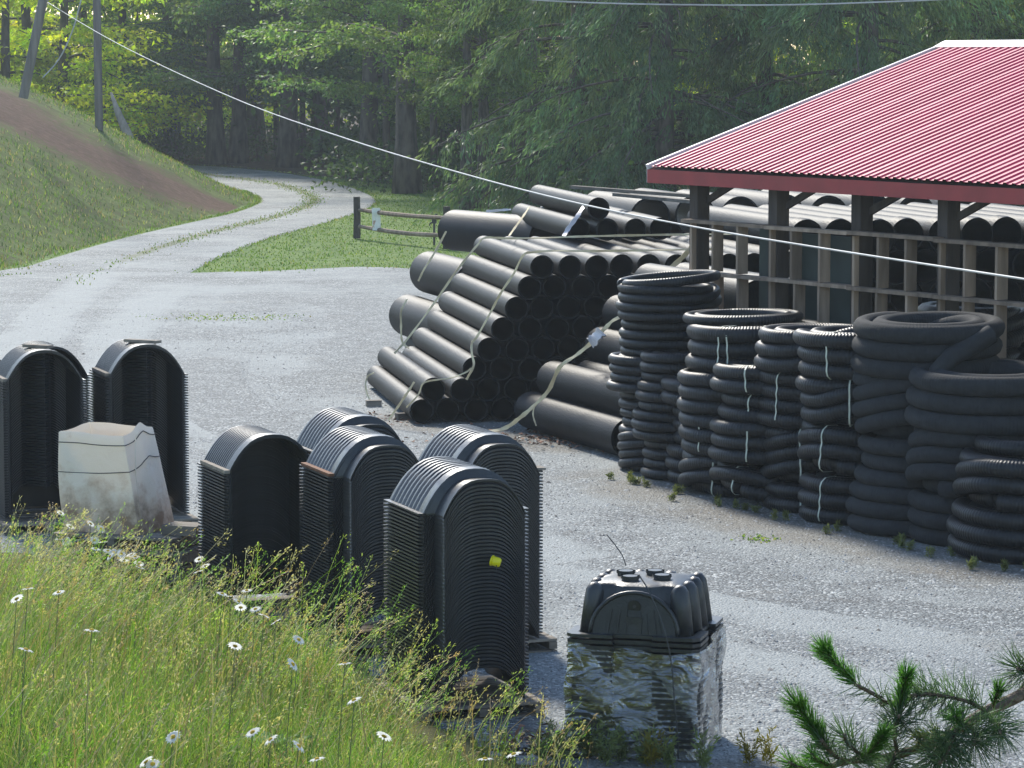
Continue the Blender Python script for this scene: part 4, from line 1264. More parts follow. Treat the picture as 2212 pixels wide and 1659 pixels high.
for k in range(5):
    pallet('pallet', pb[0] + 0.16 + rnd.uniform(-0.03, 0.03), pb[1] + rnd.uniform(-0.03, 0.03), 0.131 * k, R(-16) + rnd.uniform(-0.06, 0.06), 1.2, 1.1, f'grey pallet, {ordinal(5 - k)} down in the pile under the white bag', 6, h=0.13)
o = MB().box((0, 0, 0.045), (0.34, 0.24, 0.09)).build('timber_offcut', M['board']); o.location = (pb[0] + 0.62, pb[1] - 0.36, 0.657); o.rotation_euler = (0, 0, R(-20)); tag(o, 'white-topped timber offcut on the pallet beside the bag', 'timber')

# ------------------------------------------------------------------ shrink-wrapped stack of vaulted chambers
VX = G(1400, 1640, 0.0)
vy = R(-14)
VW, VD = 0.86, 0.88
def vloc(p): return Matrix.Rotation(vy, 3, 'Z') @ Vector(p) + Vector((VX.x, VX.y + VD / 2, 0))
def vault_flange(notch=True):
    """stepped rim plate with teeth round the edge, plus a short skirt."""
    mb = MB()
    pts = []
    def side(p0, p1, n, out):
        p0, p1, out = Vector(p0), Vector(p1), Vector(out)
        for i in range(n):
            o_ = 0.05 if i % 2 == 0 else 0.0
            pts.append(p0.lerp(p1, i / n) + out * o_); pts.append(p0.lerp(p1, (i + 1) / n) + out * o_)
    w, d = VW / 2, VD / 2
    side((-w, -d, 0), (w, -d, 0), 3, (0, -1, 0)); side((w, -d, 0), (w, d, 0), 3, (1, 0, 0)); side((w, d, 0), (-w, d, 0), 3, (0, 1, 0)); side((-w, d, 0), (-w, -d, 0), 3, (-1, 0, 0))
    n = len(pts)
    vs = [tuple(p) for p in pts] + [(p.x, p.y, -0.024) for p in pts] + [(p.x * 0.86, p.y * 0.86, 0.0) for p in pts] + [(p.x * 0.86, p.y * 0.86, -0.024) for p in pts]
    fs = []
    for i in range(n):
        j = (i + 1) % n
        fs += [(i, n + i, n + j, j)[::-1], (i, j, 2 * n + j, 2 * n + i), (n + i, 3 * n + i, 3 * n + j, n + j), (2 * n + i, 2 * n + j, 3 * n + j, 3 * n + i)]
    mb.add(vs, fs)
    return mb
vf = vault_flange().mesh('vault_rim', M['plastic'])
VZ, VP, VN = 0.885, 0.040, 20
for i in range(1, VN):
    o = link(bpy.data.objects.new('vaulted_chamber', vf))
    o.location = vloc((rnd.uniform(-0.004, 0.004), rnd.uniform(-0.004, 0.004), VZ - i * VP)); o.rotation_euler = (0, 0, vy)
    tag(o, f'black vaulted chamber, {ordinal(i + 1)} from the top of the film-wrapped stack', 'chamber', 'vaulted chambers in the film-wrapped stack')
# the nest gets an added inner box so no light passes through
top = empty('vaulted_chamber', vloc((0, 0, VZ)), vy); tag(top, 'top black vaulted chamber with four round ports on the film-wrapped stack', 'chamber', 'vaulted chambers in the film-wrapped stack')
link(bpy.data.objects.new('rim', vf), top)
# dome body: fluted vault with sloping sides
q = MB(); vs = []; fs = []
TN = 56
def dome_ring(f):
    out = []
    for k in range(TN):
        a = 2 * math.pi * k / TN
        ca, sa2 = math.cos(a), math.sin(a)
        sq = 1.0 / max(abs(ca), abs(sa2))
        sqr = sq * 0.86 + 0.14
        w = (0.415 - 0.055 * f) * ca * sqr
        d = (0.40 - 0.06 * f) * sa2 * sqr
        flute = 1 - (0.10 * (0.5 + 0.5 * math.cos(12 * a)) * (1 if abs(sa2) < 0.93 else 0.15)) * min(1, 1.2)
        out.append((w * flute, d * flute))
    return out
zs = [-0.02, 0.0, 0.12, 0.24, 0.29, 0.325, 0.338]
sc = [1.0, 1.0, 1.0, 1.0, 0.985, 0.95, 0.88]
for z, s in zip(zs, sc):
    for x, y in dome_ring(min(z, 0.3) / 0.3): vs.append((x * s, y * s, z))
for j in range(len(zs) - 1):
    for k in range(TN):
        k2 = (k + 1) % TN
        fs.append((j * TN + k, j * TN + k2, (j + 1) * TN + k2, (j + 1) * TN + k))
fs.append(tuple(range((len(zs) - 1) * TN, len(zs) * TN)))
q.add(vs, fs); body = q.build('vault', M['plastic_dull'], top, 'auto')
# end arch: raised half-round panel with ribs
def arch_panel(rx, rz, y0, y1, n=22, base=0.0):
    mb = MB(); o_ = [(rx * math.cos(math.pi * i / n), rz * math.sin(math.pi * i / n) + base) for i in range(n + 1)]
    vs = [(x, y0 + 0.10 * (z - base), z) for x, z in o_] + [(x, y1, z) for x, z in o_]
    m = n + 1
    fs = [(i, i + 1, m + i + 1, m + i) for i in range(n)] + [tuple(range(n, -1, -1))]
    return mb.add(vs, fs)
arch_panel(0.305, 0.285, -0.425, -0.28).build('end_arch', M['plastic_dull'], top, 'auto')
mb = MB(); pts = [(0.315 * math.cos(math.pi * i / 20), -0.425 + 0.10 * 0.295 * math.sin(math.pi * i / 20), 0.295 * math.sin(math.pi * i / 20)) for i in range(21)]
mb.tube(pts, 0.016, 8).build('arch_bead', M['plastic_dull'], top, True)
for x in (-0.19, -0.12, -0.06, 0.05, 0.10, 0.16, 0.2):
    h = 0.26 * math.sqrt(max(0.05, 1 - (x / 0.3) ** 2)) * rnd.uniform(0.55, 0.9)
    MB().beam((x, -0.428, 0.01), (x * 0.85, -0.428 + 0.10 * h, h), 0.008, 0.014, up=(0, 1, 0)).build('rib', M['plastic_dull'], top)
MB().box((0.0, -0.421, 0.10), (0.12, 0.012, 0.05)).build('moulded_plate', M['plastic_dull'], top)
mb = MB(); mb.tube([(0.0, -0.415, 0.20), (0.0, -0.402, 0.203)], [0.048, 0.04], 18).build('boss', M['plastic_dull'], top, 'auto')
MB().tube([(0.0, -0.417, 0.20), (0.0, -0.41, 0.2)], 0.012, 10).build('boss_hole', M['cord'], top)
for k, (x, y) in enumerate(((-0.335, -0.335), (0.335, -0.335), (-0.36, -0.12), (-0.36, 0.10), (-0.35, 0.31), (0.36, -0.12), (0.36, 0.10), (0.35, 0.31), (-0.12, 0.36), (0.12, 0.36))):
    MB().tube([(x, y, -0.01), (x * 0.94, y * 0.95, 0.2), (x * 0.91, y * 0.92, 0.29), (x * 0.88, y * 0.90, 0.322), (x * 0.85, y * 0.88, 0.338)], [0.075, 0.070, 0.066, 0.050, 0.02], 14).build('flute', M['plastic_dull'], top, True)
for k, (x, y) in enumerate(((-0.17, 0.10), (-0.09, -0.13), (0.03, 0.17), (0.12, -0.02))):
    rr = 0.062; mb = MB()
    mb.tube([(x, y, 0.325), (x, y, 0.352), (x, y, 0.354), (x, y, 0.372)], [rr, rr, rr * 1.1, rr * 1.1], 18, cap=False)
    mb.tube([(x, y, 0.372), (x, y, 0.345)], [rr * 0.85, rr * 0.85], 18)
    mb.build('port', M['plastic'], top, 'auto')
# added unseen box inside the nest, blocks light between the rims
cr = MB().box((0, 0, 0), (VW * 0.9, VD * 0.9, 0.80)).build('light_blocker', M['plastic'], top); cr.location = (0, 0, -0.46)
pallet('pallet', vloc((0, 0, 0)).x, vloc((0, 0, 0)).y, 0.0, vy, 0.95, 0.95, 'wooden pallet under the film-wrapped chamber stack', 6, h=0.10)
# stretch film
q = MB(); vs = []; fs = []; NF, NZF = 72, 22
for j in range(NZF + 1):
    f = j / NZF
    for k in range(NF):
        a = 2 * math.pi * k / NF
        ca, sa2 = math.cos(a), math.sin(a)
        sq = 1.0 / max(abs(ca), abs(sa2)) ** 0.93
        w = VW / 2 + 0.06 + 0.012 * math.sin(5 * a + 4 * f) + 0.010 * math.sin(13 * a - 9 * f) + 0.006 * math.sin(25 * a + 17 * f)
        d = VD / 2 + 0.06 + 0.012 * math.sin(4 * a + 5 * f + 1) + 0.010 * math.sin(11 * a + 8 * f)
        topz = 0.80 + 0.025 * math.sin(2 * a + 0.5) + 0.012 * math.sin(7 * a)
        vs.append((w * ca * sq, d * sa2 * sq, 0.02 + f * (topz - 0.02)))
for j in range(NZF):
    for k in range(NF):
        k2 = (k + 1) % NF
        fs.append((j * NF + k, j * NF + k2, (j + 1) * NF + k2, (j + 1) * NF + k))
o = q.add(vs, fs).build('stretch_film', M['film'], None, True); o.location = vloc((0, 0, 0)); o.rotation_euler = (0, 0, vy)
tag(o, 'crinkled clear plastic film wrapped round the lower part of a black stack', 'plastic film')
# dark cord tied round the wrapped stack, its end sticking up
cord = [vloc(p) for p in ((0.02, -0.35, 1.30), (0.12, -0.47, 1.20), (0.22, -0.52, 1.0), (0.26, -0.56, 0.90), (0.30, -0.565, 0.7), (0.32, -0.56, 0.45), (0.34, -0.56, 0.25), (0.35, -0.56, 0.04))]
o = MB().tube(spline(cord, 4), 0.006, 6).build('tie_cord', M['cord']); tag(o, 'dark cord tied down the front of the film-wrapped stack', 'cord')
cord = [vloc(p) for p in ((-0.17, 0.10, 1.29), (-0.20, 0.12, 1.36), (-0.26, 0.15, 1.43), (-0.33, 0.18, 1.50))]
o = MB().tube(spline(cord, 3), 0.004, 5).build('tie_cord', M['cord']); tag(o, 'stiff cord end sticking up from a port of the top vaulted chamber', 'cord')
# ------------------------------------------------------------------ split-rail fence with notice
f1 = G(771, 515); f2 = G(965, 538)
fence = empty('rail_fence', f1); tag(fence, 'weathered split-rail fence with two rails on the lawn', 'fence')
def fl(p): return Vector(p) - f1
fdir = (f2 - f1)
for p, h in ((f1, 1.16), (f2, 1.12)):
    c = fl(p)
    MB().tube([c, c + Vector((0.01, 0, h * 0.5)), c + Vector((0.0, 0.0, h))], [0.105, 0.1, 0.095], 7).build('post', M['wood_dark'], fence)
for z, j in ((0.80, 0.06), (0.34, 0.1)):
    a, b = fl(f1) + Vector((0.05, -0.02, z)), fl(f2) + Vector((-0.02, -0.02, z + 0.02))
    pts = [a.lerp(b, t) + Vector((0, 0, -j * math.sin(math.pi * t) * 0.6)) for t in (0, 0.2, 0.4, 0.6, 0.8, 1.0)]
    MB().tube(pts, [0.05, 0.06, 0.065, 0.06, 0.062, 0.05], 7).build('rail', M['wood'], fence)
f3 = f2 + fdir * 0.9
a, b = fl(f2) + Vector((0.05, 0, 0.78)), fl(f3) + Vector((0, 0, 0.78))
MB().tube([a, b], 0.06, 7).build('rail', M['wood'], fence)
MB().tube([fl(f3), fl(f3) + Vector((0, 0, 1.12))], 0.1, 7).build('post', M['wood_dark'], fence)
npos = f1.lerp(f2, 0.225)
q = MB(); vs = []; fs = []
for j in range(6):
    for i in range(4):
        x = -0.115 + 0.23 * i / 3; z = 0.31 - 0.62 * j / 5
        vs.append((x + 0.02 * j / 5, -0.012 * math.sin(j * 1.3 + i), z))
n0 = len(vs)
vs += [(x, y + 0.006, z) for x, y, z in vs]
for j in range(5):
    for i in range(3):
        a = j * 4 + i
        fs.append((a, a + 4, a + 5, a + 1)); fs.append((n0 + a, n0 + a + 1, n0 + a + 5, n0 + a + 4))
o = q.add(vs, fs).build('notice', M['notice']); o.location = npos + Vector((0, -0.14, 0.60)); o.rotation_euler = (0, 0, 0.1); tag(o, 'white printed notice hanging on the fence rails', 'notice')
vp = G(938, 530)
v = empty('standpipe', vp); tag(v, 'dark metal standpipe with a handle beside the fence', 'standpipe')
MB().tube([(0, 0, 0), (0, 0, 0.62), (0.0, 0, 0.64)], 0.03, 8).build('pipe', M['cord'], v)
MB().box((0, 0, 0.66), (0.13, 0.1, 0.14)).build('valve_body', M['cord'], v)
MB().tube([(0, 0, 0.72), (0.03, 0, 0.82), (0.09, 0, 0.84)], 0.02, 6).build('handle', M['cord'], v)
MB().tube([(0.0, 0, 0.62), (-0.1, 0, 0.60), (-0.13, 0, 0.53)], 0.025, 6).build('spout', M['cord'], v)

# ------------------------------------------------------------------ poles and wires
def pole(u0, v0, u1, v1, depth, rad, label):
    a, b = P(u0, v0, depth), P(u1, v1, depth)
    a = a - (b - a).normalized() * 0.5
    top = a + (b - a).normalized() * 10.5
    o = MB().tube([a, a.lerp(top, 0.33), a.lerp(top, 0.66), top], [rad, rad * 0.96, rad * 0.92, rad * 0.86], 14).build('utility_pole', M['pole'], None, 'auto')
    tag(o, label, 'utility pole', 'utility poles on the bank'); return a, top
pole(214, 275, 209, 0, hit_bank(214, 279).y, 0.145, 'upright grey wooden utility pole standing on the bank')
pole(57, 178, 93, 0, 101.0, 0.15, 'leaning grey wooden pole at the top of the bank')
def wire(pts, r, label):
    o = MB().tube(spline(pts, 8), r, 6).build('cable', M['wire'], None, True); tag(o, label, 'cable'); return o
def dwire(x, x0, d0, x1, d1): return 1.0 / (1 / d0 + (x - x0) / (x1 - x0) * (1 / d1 - 1 / d0))
wp = [(20, -50), (95, 0), (250, 92), (500, 210), (750, 300), (1000, 375), (1240, 437), (1500, 490), (1800, 540), (2212, 603), (2500, 648), (3300, 772), (4400, 930)]
wire([P(u, v, dwire(u, 95, 105, 2212, 24)) for u, v in wp], 0.0095, 'white overhead cable sagging from the leaning pole across the yard')
wend = P(4400, 930, dwire(4400, 95, 105, 2212, 24))
o = MB().tube([(wend.x, wend.y, float(slope_h(wend.x, wend.y)) - 0.3), (wend.x, wend.y, wend.z + 0.25)], [0.11, 0.095], 12).build('service_post', M['pole'], None, 'auto'); tag(o, 'timber service post carrying the near end of the overhead cable', 'post')
wire([P(u, v, 100) for u, v in ((182, -30), (170, 20), (158, 62), (140, 105), (120, 138), (92, 168))], 0.022, 'thin slack wire hanging beside the leaning pole')
wire([P(u, v, 70) for u, v in ((1050, -14), (1160, 0), (1350, 8), (1600, 11), (1800, 8), (2100, -4), (2300, -16))], 0.018, 'dark cable crossing the trees along the top edge')

# ------------------------------------------------------------------ trees
GREEN = np.array([0.130, 0.215, 0.068]); BLUEGREEN = np.array([0.125, 0.205, 0.092]); SUN_YELLOW = np.array([0.42, 0.50, 0.05])  # the yellow has the glow of sunlit leaves put into its colour
def leaves(centers, dirs, size, width, cols, r, droop=0.0):
    """one folded leaf (2 quads -> 6 verts) per centre"""
    n = len(centers)
    d = dirs / (np.linalg.norm(dirs, axis=1, keepdims=True) + 1e-9)
    up = r.normal(size=(n, 3)) * 0.55 + np.array([0, 0, 1.0])
    s = np.cross(d, up); s /= (np.linalg.norm(s, axis=1, keepdims=True) + 1e-9)
    L = (size * r.uniform(0.6, 1.3, n))[:, None]; w = (width * r.uniform(0.6, 1.3, n))[:, None]
    a = centers; b = centers + d * L; m = centers + d * L * 0.5
    m = m + np.cross(s, d) * (0.10 * L)
    V = np.stack([a, m + s * w, b, m - s * w], 1).reshape(-1, 3)
    F = np.arange(n * 4).reshape(n, 4)
    C = np.repeat(cols, 4, axis=0)
    return V, F, C

def make_tree(seed, kind, H=15.0, crown_r=4.0, low=1.6, nbr=46, trunk_r=0.3, leaf=0.17, per=46):
    r = np.random.default_rng(seed)
    mb = MB()
    lean = r.normal(0, 0.25, 2)
    tp = [Vector((lean[0] * f + 0.08 * math.sin(5 * f + seed), lean[1] * f + 0.08 * math.cos(4 * f), H * f)) for f in np.linspace(0, 1, 9)]
    tr_ = [trunk_r * (1.35 if i == 0 else 1.0) * (1 - 0.85 * f) + 0.02 for i, f in enumerate(np.linspace(0, 1, 9))]
    mb.tube(tp, tr_, 9)
    V = []; F = []; C = []; nv = 0
    base = {'leafy': GREEN, 'drooping': BLUEGREEN, 'bright': SUN_YELLOW}[kind]
    for b in range(nbr):
        f = r.uniform(0, 1) ** 1.25
        z = low + 0.6 + f * (H - low - 1.0)
        az = r.uniform(0, 2 * math.pi)
        reach = crown_r * (1 - 0.75 * f ** 1.5) * r.uniform(0.65, 1.15)
        i = z / H
        ctr = Vector((lean[0] * i, lean[1] * i, z))
        rise = r.uniform(0.05, 0.35) if kind != 'drooping' else r.uniform(-0.05, 0.2)
        dro = r.uniform(0.10, 0.24) if kind != 'drooping' else r.uniform(0.28, 0.5)
        pts = []
        for t in np.linspace(0, 1, 6):
            pts.append(ctr + Vector((math.cos(az + 0.25 * t * math.sin(b)) * reach * t, math.sin(az + 0.25 * t * math.sin(b)) * reach * t, reach * (rise * t - dro * t * t))))
        mb.tube(pts, [0.05 * (1 - 0.85 * t) * (1.3 - f) + 0.008 for t in np.linspace(0, 1, 6)], 4, cap=False)
        ns = int(5 + reach * 2.2)
        shade = r.uniform(0.75, 1.2)
        dens = 1.0 if z < 9.5 else 0.35
        lsz = leaf if z < 9.5 else leaf * 1.9
        for k in range(ns):
            t = r.uniform(0.25, 1.0)
            q = pts[min(4, int(t * 5))].lerp(pts[min(5, int(t * 5) + 1)], t * 5 % 1)
            side = r.normal(0, 0.28 * (1 + 0.3 * reach), 2)
            n = max(4, int(per * dens * r.uniform(0.6, 1.3)))
            out = np.array([math.cos(az), math.sin(az), 0.0])
            tw = np.array([side[0], side[1], 0])
            spray_d = out * 0.8 + np.array([r.normal(0, 0.6), r.normal(0, 0.6), -0.25 if kind != 'drooping' else -0.7])
            spray_d /= np.linalg.norm(spray_d)
            tt = r.uniform(0, 1, n)
            slen = r.uniform(0.5, 1.0) * (1.0 if kind != 'drooping' else 1.25)
            spread = 0.20 if kind != 'drooping' else 0.10
            c = np.array(q) + tw * 0.5 + spray_d * (tt * slen)[:, None] + r.normal(0, spread, (n, 3)) * np.array([1, 1, 0.45]) * (0.6 + tt[:, None])
            if kind == 'drooping':
                c[:, 2] -= 0.35 * tt ** 2
                d = spray_d + r.normal(0, 0.35, (n, 3)) + np.array([0, 0, -0.55])
            else:
                d = spray_d * 0.6 + r.normal(0, 0.6, (n, 3)) + np.array([0, 0, -0.2])
            sh = shade * r.uniform(0.8, 1.2)
            cols = base * sh * r.uniform(0.7, 1.35, (n, 1)) * (1 + 0.25 * (tt[:, None] - 0.4)) * np.array([1, 1, 1])
            cols[:, 0] *= r.uniform(0.85, 1.3)
            v, ff_, cc = leaves(c, d, lsz if kind != 'drooping' else lsz * 1.25, lsz * (0.30 if kind != 'drooping' else 0.13), cols, r)
            V.append(v); F.append(ff_ + nv); C.append(cc); nv += len(v)
    trunk_me = mb.mesh('trunk', M['bark'], True)
    V = np.concatenate(V); F = np.concatenate(F); C = np.concatenate(C)
    tmp = np_mesh('crown', V, F, M['leaf'] if kind == 'leafy' else (M['needle'] if kind == 'drooping' else M['leaf_sun_painted']), C)
    me = tmp.data; bpy.data.objects.remove(tmp)
    return trunk_me, me

M['leaf_sun_painted'] = leafmat('sun_painted_leaf', 0.62, 0.5, 0.3, (1.5, 1.65, 0.5))  # brighter leaf copy, sunlight painted into its tint
PROTO = {
    'leafy_a': make_tree(11, 'leafy', 14, 4.4, 1.5, 64, 0.30),
    'leafy_b': make_tree(12, 'leafy', 15, 4.8, 2.6, 60, 0.34),
    'droop_a': make_tree(13, 'drooping', 14, 4.6, 1.0, 74, 0.32, 0.19, 54),
    'droop_b': make_tree(14, 'drooping', 15, 5.0, 1.4, 74, 0.34, 0.19, 54),
    'edge': make_tree(16, 'leafy', 16, 4.6, 4.6, 56, 0.38),
    'bright': make_tree(15, 'bright', 12, 4.0, 0.4, 46, 0.20, 0.21, 26),  # crown coloured as if the sun shone through it
}
def tree(px, depth, proto, scale, label, rz=None, dz=0.0, width=1.0):
    x = (px - CX) / FOC * depth
    root = empty('tree', (x, depth, dz), rnd.uniform(0, 6.28) if rz is None else rz)
    root.scale = (scale * width, scale * width, scale)
    tag(root, label, 'tree', 'trees of the wood behind the yard')
    t, c = PROTO[proto]
    link(bpy.data.objects.new('trunk', t), root); link(bpy.data.objects.new('crown', c), root)
    return root
TREES = [
    (886, 122, 'edge', 1.0, 'big grey-trunked tree standing at the edge of the lawn', 1.15),
    (1008, 108.5, 'edge', 0.72, 'left-leaning tree of the pair behind the fence end', 0.8),
    (1040, 109.2, 'edge', 0.76, 'mottled-trunk tree of the pair behind the fence end', 0.75),
    (1230, 101, 'droop_a', 1.0, 'drooping fine-leaved tree above the topmost pipe', 1.0),
    (1440, 97, 'droop_b', 0.95, 'drooping tree just left of the barn roof corner', 1.0),
    (1660, 99, 'droop_a', 1.05, 'drooping tree behind the lower red roof slope', 1.0),
    (1880, 96, 'droop_b', 1.0, 'drooping tree behind the middle of the red roof', 1.0),
    (2080, 100, 'droop_a', 1.05, 'drooping tree behind the roof ridge end', 1.0),
    (2260, 98, 'leafy_a', 1.05, 'leafy tree at the top right beyond the ridge', 1.0),
    (1120, 121, 'leafy_a', 1.05, 'leafy tree filling the gap beyond the fence pair', 1.1),
    (1340, 118, 'leafy_b', 1.1, 'leafy tree deeper in the wood above the pipes', 1.1),
    (1560, 120, 'bright', 1.2, 'sunlit-yellow coloured tree glimpsed behind the drooping branches', 1.1),
    (1790, 119, 'leafy_a', 1.1, 'leafy tree deeper in the wood above the roof', 1.1),
    (2010, 122, 'bright', 1.25, 'sunlit-yellow coloured tree behind the roof ridge', 1.1),
    (2200, 120, 'bright', 1.2, 'sunlit-yellow coloured tree in the top right corner', 1.1),
    (800, 137, 'leafy_b', 1.1, 'tree over the outer bend of the drive', 1.1),
    (620, 152, 'leafy_b', 1.2, 'dark-trunked tree at the back of the drive bend', 1.1),
    (516, 158, 'leafy_b', 1.15, 'slim dark tree beside the drive as it turns off', 1.0),
    (468, 157, 'leafy_b', 1.2, 'dark tree standing where the drive disappears', 1.0),
    (370, 166, 'leafy_a', 1.25, 'leafy tree behind the far end of the drive', 1.1),
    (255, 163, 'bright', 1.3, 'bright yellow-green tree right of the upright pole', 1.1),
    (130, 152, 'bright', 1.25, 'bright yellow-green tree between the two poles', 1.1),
    (200, 176, 'bright', 1.4, 'sunlit-yellow coloured tree far back behind the upright pole', 1.2),
    (80, 172, 'bright', 1.4, 'sunlit-yellow coloured tree far back behind the leaning pole', 1.2),
    (-30, 165, 'bright', 1.4, 'sunlit-yellow coloured tree cut by the top left corner', 1.2),
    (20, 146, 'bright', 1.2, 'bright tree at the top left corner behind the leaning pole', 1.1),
    (560, 176, 'leafy_a', 1.35, 'leafy tree deep behind the bend of the drive', 1.2),
    (700, 168, 'leafy_a', 1.3, 'leafy tree deep in the shade left of the grey trunk', 1.2),
    (840, 160, 'leafy_a', 1.3, 'leafy tree deep behind the big grey trunk', 1.2),
    (980, 150, 'leafy_a', 1.25, 'leafy tree deep behind the trunk pair', 1.2),
    (460, 196, 'bright', 1.4, 'sunlit-yellow coloured tree far back over the drive', 1.2),
    (1030, 135, 'leafy_a', 1.1, 'leafy tree shading the ground behind the lawn edge', 1.1),
]
for px, dpt, pr, sc_, lab, wdt in TREES:
    tree(px, dpt, pr, sc_, lab, dz=0.0 if px > 300 else 0.0, width=wdt)
# dead snag, pale in the sun
a, b = P(290, 345, 141), P(240, 200, 142)
sn = MB().tube([a - Vector((0, 0, 0.6)), a.lerp(b, 0.35) + Vector((0.1, 0, 0)), a.lerp(b, 0.7), b], [0.26, 0.22, 0.15, 0.05], 8).build('dead_snag', M['bark_pale'], None, True)
tag(sn, 'pale leaning dead tree snag right of the upright pole', 'dead tree')
# trunks in the shade of the wood
for k, (u, d_) in enumerate(((560, 165), (598, 170), (655, 160), (690, 158), (728, 152), (800, 146), (835, 134), (940, 128), (300, 172), (420, 175), (1150, 112), (1180, 125))):
    x = (u - CX) / FOC * d_
    q = MB().tube([(x, d_, -0.1), (x + rnd.uniform(-0.1, 0.1), d_, 4), (x + rnd.uniform(-0.3, 0.3), d_, 9)], [0.17, 0.14, 0.08], 7).build('slender_tree', M['bark'], None, True)
    tag(q, f'slim dark trunk in the shaded wood, {ordinal(k + 1)} of those near the drive and lawn', 'tree', 'slim trunks in the wood')
# the wood beyond, one mass
def mass(name, boxes, size, col, label, mat='leaf', seed=5):
    r = np.random.default_rng(seed); V = []; F = []; C = []; nv = 0
    for (x0, x1, y0, y1, z0, z1, n) in boxes:
        m = n // 30
        cc = np.stack([r.uniform(x0, x1, m), r.uniform(y0, y1, m), z0 + (z1 - z0) * r.uniform(0, 1, m)], 1)
        cs = np.repeat(cc, 30, axis=0) + r.normal(0, 1, (m * 30, 3)) * np.array([0.7, 0.7, 0.3])
        cl = np.repeat(np.array(col) * r.uniform(0.6, 1.4, (m, 1)), 30, axis=0) * r.uniform(0.75, 1.3, (m * 30, 1))
        v, f, c = leaves(cs, r.normal(0, 1, (m * 30, 3)) + np.array([0, 0, -0.3]), size, size * 0.33, cl, r)
        V.append(v); F.append(f + nv); C.append(c); nv += len(v)
    o = np_mesh(name, np.concatenate(V), np.concatenate(F), M[mat], np.concatenate(C)); tag(o, label, kind='stuff'); return o
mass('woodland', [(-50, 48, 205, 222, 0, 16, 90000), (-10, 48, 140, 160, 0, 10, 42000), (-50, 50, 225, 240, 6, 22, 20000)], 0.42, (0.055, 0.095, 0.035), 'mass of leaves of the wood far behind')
mass('sun_painted_leaves', [(-46, -18, 186, 204, 0, 13, 42000)], 0.36, (0.30, 0.36, 0.04), 'wood leaves beyond the bank with sunlight put into their yellow-green colour', 'leaf_sun_painted', 12)
mass('undergrowth', [(-24, -5, 158, 176, 0, 1.6, 9000), (-7, 6, 122, 138, 0, 1.4, 7000), (-40, -20, 150, 175, 0, 4.0, 20000), (2, 34, 92, 100, 0, 1.8, 12000)], 0.22, (0.05, 0.085, 0.032), 'low bushes and saplings along the edge of the wood', seed=8)

# ------------------------------------------------------------------ grass, weeds, stones
def blades(bx, by, bz, h, w, bend, cols, r, name, label, segs=3):
    n = len(bx)
    az = r.uniform(0, 2 * math.pi, n)
    face = r.uniform(0, 2 * math.pi, n)
    dx, dy = np.cos(az), np.sin(az)
    sx, sy = np.cos(face), np.sin(face)
    V = np.zeros((n, 2 * segs + 1, 3), np.float32)
    for k in range(segs):
        t = k / segs
        off = bend * t * t * h
        zz = bz + h * t * (1 - 0.25 * bend * t)
        ww = w * (1 - t * 0.75)
        V[:, 2 * k, 0] = bx + dx * off - sx * ww; V[:, 2 * k, 1] = by + dy * off - sy * ww; V[:, 2 * k, 2] = zz
        V[:, 2 * k + 1, 0] = bx + dx * off + sx * ww; V[:, 2 * k + 1, 1] = by + dy * off + sy * ww; V[:, 2 * k + 1, 2] = zz
    V[:, -1, 0] = bx + dx * bend * h; V[:, -1, 1] = by + dy * bend * h; V[:, -1, 2] = bz + h * (1 - 0.25 * bend)
    tri = []
    for k in range(segs - 1):
        a = 2 * k
        tri += [(a, a + 1, a + 3), (a, a + 3, a + 2)]
    a = 2 * (segs - 1); tri.append((a, a + 1, a + 2))
    tri = np.array(tri)
    F = (tri[None] + (np.arange(n) * (2 * segs + 1))[:, None, None]).reshape(-1, 3)
    C = np.repeat(cols, 2 * segs + 1, axis=0)
    o = np_mesh(name, V.reshape(-1, 3), F, M['grass'], C)
    tag(o, label, kind='stuff'); return o

PAL = np.array([[0.21, 0.36, 0.06], [0.13, 0.26, 0.045], [0.36, 0.44, 0.12], [0.52, 0.47, 0.27], [0.42, 0.31, 0.19], [0.06, 0.12, 0.03]])
def pick(n, p, r, jit=0.25):
    c = PAL[r.choice(len(PAL), n, p=p)]
    return c * r.uniform(1 - jit, 1 + jit, (n, 1))
r = np.random.default_rng(21)
def slope_pts(n, y0, margin=0.7, over=0.1):
    X = []; Y = []
    while sum(len(a) for a in X) < n:
        y = r.uniform(y0, 33, n); x = r.uniform(-6.5, 3.2, n)
        toe_y = np.interp(x, t2x, t2y)
        ok = (y < toe_y + over) & (np.abs(x) < 0.160 * y + margin)
        X.append(x[ok]); Y.append(y[ok])
    return np.concatenate(X)[:n], np.concatenate(Y)[:n]
